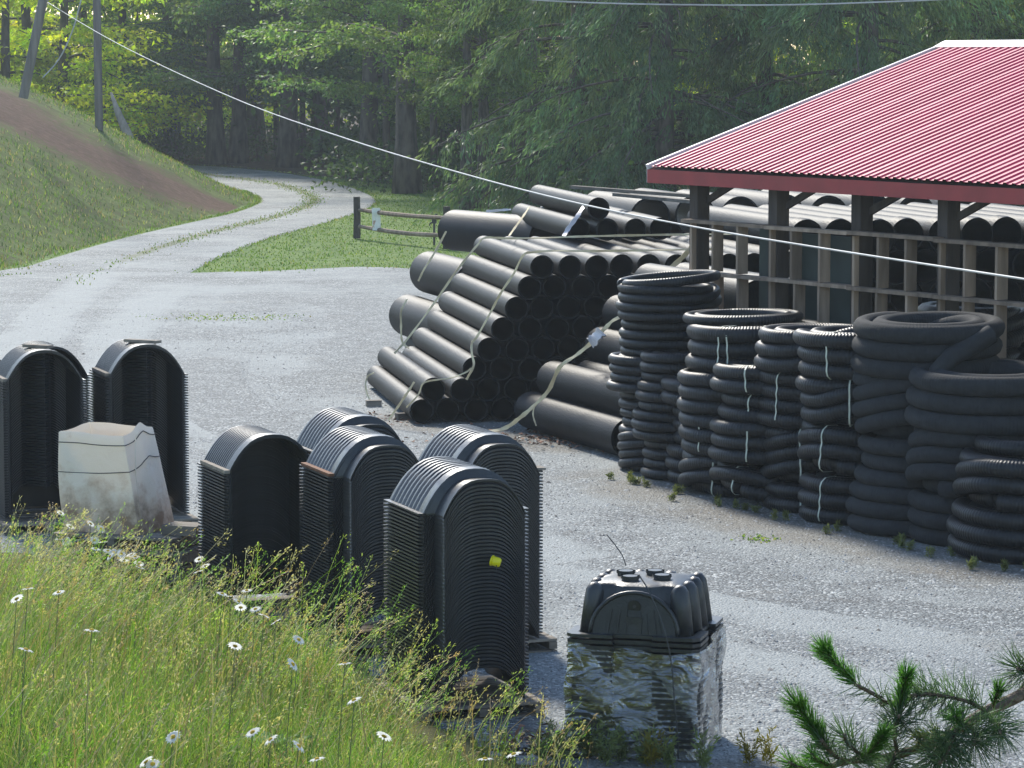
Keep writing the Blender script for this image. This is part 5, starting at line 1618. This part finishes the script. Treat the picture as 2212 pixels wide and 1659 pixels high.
# turf and tall blades
x, y = slope_pts(125000, 13.5, over=3.6)
kk = (y < np.interp(x, t2x, t2y) + np.interp(x, [-4, -1.6, -0.7, 0.2], [3.6, 3.2, 0.6, 0.2]) * r.uniform(0.5, 1.0, len(x)))
x, y = x[kk], y[kk]
cl = 0.5 + 0.5 * np.tanh(2.2 * smooth_noise(x * 1.8, y * 1.2, 9))
h = (0.14 + 0.42 * r.random(len(x)) ** 1.4) * (0.5 + 0.85 * cl)
edge_f = np.clip((np.interp(x, t2x, t2y) + np.interp(x, [-4, -1.6, -0.7, 1.0], [4.6, 4.2, 0.8, 0.4]) - y) / 2.5, 0.0, 1) * np.interp(x, [-3.6, -3.0, -1.3, -0.6, 0.6], [1.35, 1.05, 1.05, 0.65, 0.45])
blades(x, y, np.maximum(slope_h(x, y), 0.0) - 0.02, h * (0.22 + 0.78 * edge_f), np.where(r.random(len(x)) < 0.06, r.uniform(0.006, 0.011, len(x)), r.uniform(0.002, 0.0045, len(x))), r.uniform(0.1, 0.95, len(x)), pick(len(x), [0.32, 0.19, 0.20, 0.13, 0.06, 0.10], r, 0.45) * (0.62 + 0.62 * cl[:, None]), r, 'meadow_grass', 'tall green and straw-coloured grass on the slope below')
# seed-headed stalks leaning to the right
def stalks(name, n, y0, hmin, hmax, label, lean=0.35, toe_only=False):
    x, y = slope_pts(n * (5 if toe_only else 1), y0)
    if toe_only:
        d = np.interp(x, t2x, t2y) - y
        d = d + 50 * (x > -0.75)
        k = np.argsort(d + r.uniform(0, 3.0, len(d)))[:n]; x, y = x[k], y[k]
    mb_v = []; mb_f = []; mb_c = []; nv = 0
    for i in range(len(x)):
        h = r.uniform(hmin, hmax) * float(np.interp(x[i], [-1.6, -0.6, 0.6], [1.0, 0.6, 0.4])); z0 = float(slope_h(x[i], y[i])) - 0.02
        az = r.normal(0.1, 0.9); ln = abs(r.normal(lean, 0.15))
        d = np.array([math.cos(az), math.sin(az), 0])
        pts = np.array([np.array([x[i], y[i], z0]) + d * (ln * h * t * t) + np.array([0, 0, h * t * (1 - 0.22 * ln * t)]) for t in np.linspace(0, 1, 6)])
        col = PAL[r.choice([0, 2, 3, 4], p=[0.2, 0.3, 0.33, 0.17])] * r.uniform(0.75, 1.3)
        w = r.uniform(0.0016, 0.0028)
        ax = np.array([math.cos(az + 1.57), math.sin(az + 1.57), 0])
        for s_ in (ax, np.array([0.7, -0.7, 0.0])):
            v = np.concatenate([pts - s_ * w, pts + s_ * w]); f = np.array([(k, k + 1, 7 + k, 6 + k) for k in range(5)])
            mb_v.append(v); mb_f.append(f + nv); mb_c.append(np.repeat(col[None], 12, 0)); nv += 12
        tip = pts[-1]; tdir = pts[-1] - pts[-2]; tdir /= np.linalg.norm(tdir)
        m = int(r.integers(10, 26)); fl_ = r.uniform(0.10, 0.24); spread = r.uniform(0.008, 0.05)
        tt = r.uniform(0, 1, m)
        c = pts[-1] - tdir * (tt * fl_)[:, None] + r.normal(0, 1, (m, 3)) * (spread * (0.25 + tt))[:, None]
        v, f, cc = leaves(c, tdir + r.normal(0, 0.45, (m, 3)), 0.026, 0.0038, np.repeat((col * 1.15)[None], m, 0), r)
        mb_v.append(v); mb_f.append(f + nv); mb_c.append(cc); nv += len(v)
    o = np_mesh(name, np.concatenate(mb_v), np.concatenate(mb_f), M['grass'], np.concatenate(mb_c)); tag(o, label, kind='stuff'); return o
stalks('grass_stalks', 1700, 13.5, 0.45, 1.0, 'seed-headed grass stalks leaning over the slope')
def left_patch():
    global slope_pts
    keep_fn = slope_pts
    def f(n, y0, margin=0.7, over=0.1):
        y = r.uniform(18.5, 25.5, n); return -0.158 * y + np.abs(r.normal(0, 0.55, n)) - 0.25, y
    slope_pts = f
    stalks('tall_stalks', 300, 20, 0.9, 1.45, 'tall arching seed-headed stalks at the left edge of the slope', 0.5)
    slope_pts = keep_fn
left_patch()
def front_patch():
    global slope_pts
    keep_fn = slope_pts
    def f(n, y0, margin=0.7, over=0.1):
        x = r.uniform(-2.4, 0.35, n); return x, np.interp(x, t2x, t2y) + r.uniform(-0.6, 0.5, n)
    slope_pts = f
    stalks('thin_stalks', 130, 20, 0.9, 1.5, 'thin seed-headed stalks standing before the chamber stacks', 0.4)
    slope_pts = keep_fn
front_patch()
stalks('grass_seedheads', 420, 18, 0.75, 1.15, 'tallest seed-headed stalks at the foot of the slope against the stacks', 0.55, True)
# leafy weeds by the film-wrapped stack and along the toe
def weeds(name, spots, label, hmin, hmax, n_each, col):
    V = []; F = []; C = []; nv = 0
    for (wx, wy) in spots:
        z0 = max(0.0, float(slope_h(wx, wy)))
        for s in range(n_each):
            az = r.uniform(0, 6.28); ln = r.uniform(0.1, 0.5); h = r.uniform(hmin, hmax)
            m = 34; tt = r.uniform(0.1, 1, m)
            c = np.array([wx, wy, z0]) + np.stack([math.cos(az) * ln * h * tt ** 1.5, math.sin(az) * ln * h * tt ** 1.5, h * tt], 1) + r.normal(0, 0.012, (m, 3)) * (1.6 - tt)[:, None]
            v, f, cc = leaves(c, np.array([math.cos(az), math.sin(az), 0.9]) + r.normal(0, 0.7, (m, 3)), 0.05, 0.006, np.repeat((np.array(col) * r.uniform(0.7, 1.3))[None], m, 0), r)
            V.append(v); F.append(f + nv); C.append(cc); nv += len(v)
    o = np_mesh(name, np.concatenate(V), np.concatenate(F), M['grass'], np.concatenate(C)); tag(o, label, kind='stuff')
weeds('toe_weeds', [(float(xx), float(yy)) for xx, yy in zip(np.linspace(-3.2, -0.9, 46) + r.normal(0, 0.1, 46), np.interp(np.linspace(-3.2, -0.9, 46), t2x, t2y) + r.uniform(-0.3, 0.9, 46))], 'feathery weeds and low plants along the foot of the slope', 0.10, 0.34, 5, (0.20, 0.25, 0.09))
weeds('weeds', [(G(u, v).x, G(u, v).y) for u, v in ((1290, 1640), (1340, 1650), (1250, 1625), (1390, 1655), (1310, 1655), (1215, 1640), (1200, 1648), (1170, 1655), (1440, 1662), (1520, 1665), (1270, 1640), (1100, 1655), (1040, 1655), (980, 1645))], 'feathery weeds growing in front of the film-wrapped stack', 0.10, 0.30, 8, (0.20, 0.24, 0.10))
weeds('yellow_weeds', [(G(u, v).x, G(u, v).y) for u, v in ((1405, 1658), (1420, 1650), (1620, 1652), (1660, 1655))] , 'yellowing weeds at the foot of the film-wrapped stack', 0.08, 0.25, 6, (0.34, 0.28, 0.05))
weeds('yard_weeds', [(p.x + r.normal(0, 0.12), p.y + r.normal(0, 0.12)) for p in [G(u, v) for u, v in ((1340, 1035), (1400, 1050), (1450, 1070), (1500, 1085), (1620, 1105), (1700, 1125), (1800, 1150), (1900, 1170), (1960, 1185), (2030, 1195), (2100, 1225), (2160, 1228), (2200, 1230), (1380, 1045), (1560, 1095))] for _ in range(2)], 'small weeds rooted along the foot of the coils', 0.03, 0.09, 3, (0.17, 0.19, 0.08))
# lawn, bank and verge tufts
def tufts(name, x, y, z, hmin, hmax, w, cols, label):
    blades(x, y, z, r.uniform(hmin, hmax, len(x)), np.full(len(x), w), r.uniform(0.1, 0.8, len(x)), cols, r, name, label, 2)
bx = r.uniform(-40, -7, 150000); by_ = r.uniform(62, 150, 150000)
bh = bank_h(bx, by_)
ii = np.clip(((by_ - gy[0]) / 0.7).astype(int), 0, len(gy) - 1) * nx_ + np.clip(((bx - gx[0]) / 0.5).astype(int), 0, nx_ - 1)
so = SOIL[ii]
keep = (bh > -0.05) & (so < 0.25 + 0.5 * (r.random(len(bx)) - 0.5)) & (np.abs(bx) < 0.17 * by_ + 1) & (smooth_noise(bx * 1.5, by_ * 1.5, 4) + r.normal(0, 0.5, len(bx)) > -0.45)
bx, by_, bh = bx[keep], by_[keep], bh[keep]
nb = smooth_noise(bx, by_, 4)
tufts('bank_grass', bx, by_, bh - 0.02, 0.06, 0.20, 0.015, pick(len(bx), [0.22, 0.23, 0.16, 0.12, 0.12, 0.15], r, 0.4) * 0.72, 'rough grass growing on the earth bank')
lx = []; ly = []
drx = np.array([p.x for p in dr]); dry = np.array([p.y for p in dr]); dlx = np.array([p.x for p in dl]); dly = np.array([p.y for p in dl])
dpoly = [(p.x, p.y) for p in dl] + [(p.x, p.y) for p in dr[::-1]]
def in_poly(pg, x, y):
    res = np.zeros(x.shape, bool); n = len(pg); j = n - 1
    for i in range(n):
        xi, yi = pg[i]; xj, yj = pg[j]
        c = ((yi > y) != (yj > y)) & (x < (xj - xi) * (y - yi) / (yj - yi + 1e-12) + xi)
        res ^= c; j = i
    return res
ypoly = [(-60, 16)] + [(p.x, p.y) for p in edge] + [(60, 60), (60, 10), (20, 10), (0, 16)]
x = r.uniform(-16, 9, 70000); y = r.uniform(72, 135, 70000)
ok = ~in_poly(dpoly, x, y) & ~in_poly(ypoly, x, y) & (bank_h(x, y) < 0) & (np.abs(x) < 0.17 * y)
x, y = x[ok], y[ok]
tufts('lawn_grass', x, y, np.full(len(x), -0.02), 0.02, 0.07, 0.016, pick(len(x), [0.42, 0.25, 0.22, 0.03, 0.0, 0.08], r, 0.2) * 0.62, 'short mown grass of the lawn')
# median strip of the drive and ragged verges
vx = []; vy_ = []
for i in range(len(dl)):
    s = i / (len(dl) - 1)
    if s > 0.88: continue
    for _ in range(int(44 * (1 if s < 0.75 else 0.3))):
        k = 0.46 + r.normal(0, 0.055); jj = r.random()
        j = min(i + 1, len(dl) - 1)
        a = dl[i].lerp(dl[j], jj); b = dr[i].lerp(dr[j], jj)
        p = a.lerp(b, k); vx.append(p.x); vy_.append(p.y)
    for side in (-0.012, 1.012):
        if s > 0.80: continue
        for _ in range(24):
            jj = r.random(); j = min(i + 1, len(dl) - 1)
            p = dl[i].lerp(dl[j], jj).lerp(dr[i].lerp(dr[j], jj), side + r.normal(0, 0.016)); vx.append(p.x); vy_.append(p.y)
for p in edge:
    if -14 < p.x < 1 and not in_poly(dpoly, np.array([p.x]), np.array([p.y]))[0]:
        for _ in range(30): vx.append(p.x + r.normal(0, 0.5)); vy_.append(p.y + r.normal(0.2, 0.35))
vx = np.array(vx); vy_ = np.array(vy_)
tufts('verge_grass', vx, vy_, np.full(len(vx), 0.0), 0.02, 0.08, 0.018, pick(len(vx), [0.35, 0.2, 0.25, 0.15, 0.03, 0.02], r) * 0.6, 'ragged grass along the verges and middle of the drive')
# moss patch in the yard
px_ = [G(u + r.normal(0, 55), 686 + r.normal(0, 4)) for u in (420, 500, 560) for _ in range(90)] + [G(1640 + r.normal(0, 25), 1165 + r.normal(0, 4)) for _ in range(60)]
tufts('yard_moss', np.array([p.x for p in px_]), np.array([p.y for p in px_]), np.zeros(len(px_)), 0.01, 0.035, 0.02, pick(len(px_), [0.3, 0.1, 0.4, 0.2, 0, 0], r) * 0.8, 'flat mossy patches in the gravel')
# loose stones
n = 70000
sy_ = 20 + 45 * r.random(n) ** 1.6; sx_ = r.uniform(-1, 1, n) * 0.17 * sy_
ok = (sy_ > np.interp(sx_, t2x, t2y) - 0.2)
sx_, sy_ = sx_[ok], sy_[ok]; n = len(sx_)
rs = 0.006 + 0.013 * r.random(n) ** 2.5
big = r.random(n) < 0.004; rs[big] *= 1.9
OV = np.array([(1, 0, 0), (0, 1, 0), (-1, 0, 0), (0, -1, 0), (0, 0, 0.8)])
ang = r.uniform(0, 6.28, n)
ca, sa2 = np.cos(ang), np.sin(ang)
jit = r.uniform(0.6, 1.3, (n, 5))
Vx = (OV[None, :, 0] * ca[:, None] - OV[None, :, 1] * sa2[:, None]) * rs[:, None] * jit * 1.3 + sx_[:, None]
Vy = (OV[None, :, 0] * sa2[:, None] + OV[None, :, 1] * ca[:, None]) * rs[:, None] * jit + sy_[:, None]
Vz = OV[None, :, 2] * rs[:, None] * jit + 0.0 * sx_[:, None]
Vz[:, 4] += 0.001
V = np.stack([Vx, Vy, Vz], 2).reshape(-1, 3)
Fb = np.array([(0, 1, 4), (1, 2, 4), (2, 3, 4), (3, 0, 4)])
F = (Fb[None] + (np.arange(n) * 5)[:, None, None]).reshape(-1, 3)
gc = np.array([0.36, 0.36, 0.35]) * (0.35 + 1.1 * r.random((n, 1)) ** 1.3)
gc[big] = gc[big] * 0.5
o = np_mesh('gravel', V, F, M['stone'], np.repeat(gc, 5, axis=0)); tag(o, 'loose pale grey stones scattered over the gravel yard', kind='stuff')
# dry leaves and chips at the foot of the pile
lp = [G(1130 + r.normal(0, 110), 950 + r.normal(0, 10)) for _ in range(420)] + [G(860 + r.normal(0, 60), 905 + r.normal(0, 8)) for _ in range(120)] + [G(1180 + r.normal(0, 60), 1600 + r.normal(0, 14)) for _ in range(120)]
lc = np.array([(p.x, p.y, 0.012) for p in lp]); d = r.normal(0, 1, (len(lp), 3)); d[:, 2] *= 0.25
cols = np.array([0.20, 0.10, 0.06]) * r.uniform(0.4, 1.8, (len(lp), 1)); pal = r.random(len(lp)) < 0.16; cols[pal] = (0.55, 0.5, 0.42)
v, f, c = leaves(lc, d, 0.08, 0.02, cols, r)
o = np_mesh('leaf_litter', v, f, M['stone'], c); tag(o, 'dry brown leaves and pale chips at the foot of the pipe pile', kind='stuff')

# ------------------------------------------------------------------ daisies
def daisy_meshes():
    pm_ = MB()
    for k in range(13):
        a = 2 * math.pi * k / 13
        ca, sa2 = math.cos(a), math.sin(a)
        def rot(x, y, z): return (x * ca - y * sa2, x * sa2 + y * ca, z)
        pm_.add([rot(0.006, -0.003, 0.0), rot(0.02, -0.006, 0.002), rot(0.030, 0, -0.002), rot(0.02, 0.006, 0.002), rot(0.006, 0.003, 0.0)], [(0, 1, 2, 3, 4)])
    ey = MB(); ey.tube([(0, 0, -0.002), (0, 0, 0.004), (0, 0, 0.007)], [0.009, 0.008, 0.003], 10)
    return pm_.mesh('petals', M['petal']), ey.mesh('flower_centre', M['eye'], True)
PM, EM = daisy_meshes()
dpx = [(131, 1108), (152, 1137), (196, 1131), (128, 1165), (143, 1169), (218, 1142), (204, 1167), (222, 1171), (207, 1186), (233, 1190), (245, 1194), (238, 1202), (262, 1196), (283, 1198), (292, 1203), (268, 1210), (300, 1217), (302, 1226),
       (36, 1293), (60, 1272), (127, 1280), (198, 1362), (56, 1404), (430, 1208), (443, 1222), (428, 1235), (480, 1283), (500, 1288), (515, 1300), (520, 1312), (552, 1316), (570, 1330), (596, 1343), (533, 1276), (645, 1382), (632, 1435), (745, 1434),
       (374, 1592), (546, 1582), (585, 1598), (645, 1612), (315, 1645), (330, 1651), (765, 1513), (830, 1590), (1110, 1630), (1048, 1640), (685, 1640), (508, 1395)]
for i, (u, v) in enumerate(dpx):
    zz = 0.62; p = None
    for Y in np.arange(15.5, 31, 0.05):
        q = P(u, v, Y)
        hh = float(slope_h(q.x, q.y))
        if hh > -0.04 and q.z - hh < 1.0: p = q; break
    if p is None: p = P(u, v, 27.0)
    base_z = max(0.0, float(slope_h(p.x, p.y)))
    dz = empty('daisy', (p.x - 0.05, p.y, base_z - 0.02))
    tag(dz, 'white ox-eye daisy among the tall grass of the slope', 'daisy', 'white daisies in the grass')
    hgt = p.z - base_z + 0.02
    sv = MB().tube([(0, 0, 0), (0.01, 0.0, hgt * 0.5), (0.05, 0, hgt)], 0.0022, 4); sv.build('stem', M['stem'], dz)
    tl = (rnd.uniform(-0.2, 0.9), rnd.uniform(-0.4, 0.7), rnd.uniform(0, 6))
    for me in (PM, EM):
        c = link(bpy.data.objects.new('petals' if me is PM else 'flower_centre', me), dz); c.location = (0.05, 0, hgt); c.rotation_euler = tl; c.scale = (1.5,) * 3

# ------------------------------------------------------------------ broad-leaved plants
def mullein(u, v, Y, nl, size, label):
    q = P(u, v, Y)
    for Y in np.arange(14, 30, 0.05):
        q = P(u, v, Y)
        if q.z - float(slope_h(q.x, q.y)) < 0.34: break
    z0 = float(slope_h(q.x, q.y))
    root = empty('broadleaf_plant', (q.x, q.y, z0)); tag(root, label, 'plant')
    for k in range(nl):
        az = k * 2.4; el = 0.5 + 0.75 * k / nl; L = size * (1 - 0.4 * k / nl) * rnd.uniform(0.8, 1.1)
        mb = MB(); vs = []; fs = []
        for j in range(7):
            t = j / 6; w = L * 0.20 * math.sin(math.pi * min(1, 0.08 + t * 0.92)) ** 0.8
            rr = L * t * math.cos(el * (1 - 0.3 * t)); zz = 0.06 + 0.25 * size * k / nl + L * t * math.sin(el) * (1 - 0.45 * t)
            for s, lift in ((-1, 0.02), (0, -0.0), (1, 0.02)):
                x = rr; yv = s * w
                vs.append((x * math.cos(az) - yv * math.sin(az), x * math.sin(az) + yv * math.cos(az), zz + lift * abs(s)))
        for j in range(6):
            for s in range(2): fs.append((3 * j + s, 3 * j + s + 1, 3 * j + 3 + s + 1, 3 * j + 3 + s))
        mb.add(vs, fs).build('leaf', M['mullein'], root, True)
    MB().tube([(0, 0, 0), (0, 0, 0.1), (0, 0, 0.28 * size + 0.1)], [0.018, 0.016, 0.008], 7).build('stem', M['stem'], root)
mullein(590, 1575, 17.6, 14, 0.40, 'pale woolly broad-leaved plant in the grass below the chamber stacks')
mullein(838, 1655, 17.2, 9, 0.24, 'smaller pale broad-leaved plant at the bottom edge of the grass')
mullein(170, 1420, 20.5, 9, 0.22, 'green broad-leaved weed in the grass on the left')

# ------------------------------------------------------------------ pine bough reaching in from the right
PD = 7.0
pt = empty('pine_tree', (2.6, 7.6, float(slope_h(2.6, 7.6)) - 0.05)); tag(pt, 'young pine whose needled bough reaches in at the lower right', 'pine tree')
PO = pt.location.copy()
def pl_(u, v, Y): return P(u, v, Y) - PO
MB().tube([(0, 0, 0), (0.03, 0, 1.5), (0.0, 0.03, 3.0), (0.02, 0.0, 4.6)], [0.075, 0.06, 0.04, 0.012], 10).build('trunk', M['pinebark'], pt, True)
def c8(x, y): return (1645.6 + x * 0.2559, 1316.4 + y * 0.2559)   # third close-up: 3000..4032 x 2400..3024
bough = [Vector((0.0, 0, 2.05)), pl_(*c8(2900, 330), 7.3)] + [pl_(*c8(x, y), d) for x, y, d in ((2212, 710, 7.05), (1900, 860, 7.0), (1700, 980, 6.97), (1480, 1120, 6.95), (1200, 1210, 6.9), (980, 1260, 6.88), (760, 1280, 6.85), (560, 1330, 6.82), (380, 1400, 6.8))]
bo = spline(bough, 4)
MB().tube(bo, [0.017 * (1 - 0.72 * i / (len(bo) - 1)) for i in range(len(bo))], 8).build('bough', M['pinebark'], pt, True)
def needles(path, n, L, ang, r, cols, up_bias=0.0, clump=2, t0=0.0):
    pts = np.array([tuple(p) for p in spline(path, 6)])
    m = len(pts)
    t = t0 + (1 - t0) * r.random(n)
    idx = t * (m - 1); i0 = np.clip(idx.astype(int), 0, m - 2); fr = (idx - i0)[:, None]
    c = pts[i0] * (1 - fr) + pts[i0 + 1] * fr
    ax = pts[i0 + 1] - pts[i0]; ax /= np.linalg.norm(ax, axis=1, keepdims=True)
    rd = r.normal(0, 1, (n, 3)); rd -= (rd * ax).sum(1, keepdims=True) * ax; rd /= np.linalg.norm(rd, axis=1, keepdims=True)
    rd[:, 2] += up_bias
    an = ang * r.uniform(0.75, 1.25, n)
    d = ax * np.cos(an)[:, None] + rd * np.sin(an)[:, None]; d /= np.linalg.norm(d, axis=1, keepdims=True)
    ln = (L * r.uniform(0.7, 1.1, n))[:, None]
    s = np.cross(d, r.normal(0, 1, (n, 3))); s /= np.linalg.norm(s, axis=1, keepdims=True)
    w = 0.00085
    bend = np.array([0, 0, -0.0]) 
    mid = c + d * ln * 0.55 + s * 0.0
    u2 = np.cross(d, s)
    tip = c + d * ln + u2 * (ln * 0.10)
    V = np.stack([c - s * w, c + s * w, mid + s * w * 1.1, mid - s * w * 1.1, tip, c + u2 * w * 1.5, mid + u2 * w * 1.6], 1).reshape(-1, 3)
    Fb = np.array([(0, 1, 2), (0, 2, 3), (3, 2, 4), (5, 0, 3), (5, 3, 6), (6, 3, 4)])
    F = (Fb[None] + (np.arange(n) * 7)[:, None, None]).reshape(-1, 3)
    C = np.repeat(cols[r.integers(0, len(cols), n)] * r.uniform(0.75, 1.25, (n, 1)), 7, axis=0)
    return V, F, C
NEW = np.array([[0.08, 0.20, 0.05], [0.11, 0.25, 0.06]]); OLD = np.array([[0.08, 0.14, 0.09], [0.11, 0.16, 0.115], [0.08, 0.14, 0.075]])
rp_ = np.random.default_rng(3)
TW = [  # twig path in close-up px, depth, needles, length, angle, palette
    ([(1900, 860), (1740, 780), (1560, 735), (1400, 715), (1260, 730)], 6.95, 330, 0.085, 0.95, OLD),
    ([(1260, 730), (1080, 790), (1000, 745), (900, 690), (800, 640)], 6.9, 70, 0.06, 0.7, OLD),
    ([(800, 640), (700, 540), (590, 420), (540, 350)], 6.88, 360, 0.062, 0.42, NEW),
    ([(1140, 1200), (1120, 1060), (1140, 930), (1160, 900)], 6.88, 200, 0.075, 0.9, OLD),
    ([(1150, 920), (1170, 780), (1200, 650), (1215, 570)], 6.86, 330, 0.06, 0.38, NEW),
    ([(760, 1280), (640, 1250), (560, 1180), (500, 1100)], 6.83, 120, 0.06, 0.6, OLD),
    ([(560, 1190), (480, 1060), (370, 900), (300, 800)], 6.8, 420, 0.068, 0.42, NEW),
    ([(820, 1290), (920, 1200), (980, 1120), (1020, 1060)], 6.8, 330, 0.055, 0.42, NEW),
    ([(880, 1280), (800, 1200), (720, 1120), (700, 1060)], 6.84, 150, 0.075, 0.85, OLD),
    ([(1900, 860), (1960, 940), (2000, 1000), (2010, 1050)], 6.95, 200, 0.075, 1.1, OLD),
    ([(1950, 820), (1980, 740), (2000, 680)], 6.98, 160, 0.05, 0.4, NEW),
    ([(1560, 1080), (1530, 1140), (1480, 1200), (1450, 1230)], 6.9, 230, 0.095, 1.2, OLD),
    ([(1700, 980), (1660, 940), (1620, 900)], 6.93, 170, 0.05, 0.6, NEW),
    ([(1500, 1100), (1440, 1060), (1360, 1070), (1310, 1090)], 6.92, 150, 0.04, 0.7, np.array([[0.16, 0.17, 0.05], [0.1, 0.13, 0.04]])),
    ([(1120, 1230), (1100, 1300), (1020, 1380), (900, 1440)], 6.86, 260, 0.085, 1.0, OLD),
    ([(600, 1320), (520, 1300), (450, 1260), (420, 1220)], 6.8, 170, 0.055, 0.5, NEW),
    ([(480, 1360), (360, 1340), (280, 1320), (230, 1290)], 6.78, 120, 0.055, 0.5, NEW),
    ([(2480, 560), (2350, 530), (2230, 520), (2160, 500)], 7.1, 200, 0.08, 0.8, OLD),
    ([(1750, 960), (1800, 1060), (1790, 1140)], 6.9, 160, 0.095, 1.1, OLD),
    ([(1640, 1020), (1600, 1120), (1560, 1220), (1500, 1300)], 6.86, 200, 0.09, 0.9, OLD),
]
for path, dpt, n, L, an, cols in TW:
    pth = [pl_(*c8(x, y), dpt - 0.03 * i) for i, (x, y) in enumerate(path)]
    twg = MB().tube(spline(pth, 3), 0.0045 if cols is OLD else 0.0035, 6).build('twig', M['pinebark'], pt, True)
    v, f, c = needles(pth, int(n * 0.85), L * 1.12, an, rp_, cols)
    o = np_mesh('needle_spray', v, f, M['needle'], c, parent=twg)
for k in range(16):
    az = -1.75 + 3.5 * ((k * 0.618) % 1.0); z_ = 0.7 + 3.7 * k / 16; L_ = 0.95 * (1.15 - z_ / 5.2)
    pth = [Vector((0, 0, z_)), Vector((0.4 * L_ * math.cos(az), 0.4 * L_ * math.sin(az), z_ + 0.05)), Vector((L_ * math.cos(az), L_ * math.sin(az), z_ + 0.22))]
    bg = MB().tube(spline(pth, 4), 0.009, 6).build('side_bough', M['pinebark'], pt, True)
    v, f, c = needles(pth, 520, 0.085, 0.8, rp_, OLD if k % 3 else NEW, t0=0.25)
    np_mesh('needle_spray', v, f, M['needle'], c, parent=bg)
MB().tube([pl_(*c8(1030, 760), 6.88), pl_(*c8(1025, 790), 6.88), pl_(*c8(1015, 822), 6.88)], [0.004, 0.009, 0.005], 7).build('cone', M['pinebark'], pt, True)

# ------------------------------------------------------------------ haze in the air
hz = MB().box((0, 180, 11.5), (530, 500, 26)).build('haze')
m, nt, b = new_mat('haze_air')
nt.nodes.remove(b)
pv = N(nt, 'ShaderNodeVolumePrincipled')
pv.inputs['Color'].default_value = (0.80, 0.90, 0.97, 1)
pv.inputs['Density'].default_value = 0.0004
pv.inputs['Anisotropy'].default_value = 0.3
nt.links.new(pv.outputs['Volume'], nt.nodes['Material Output'].inputs['Volume'])
hz.data.materials.append(m)
tag(hz, 'thin pale haze hanging in the air', kind='stuff')
hz.display_type = 'WIRE'
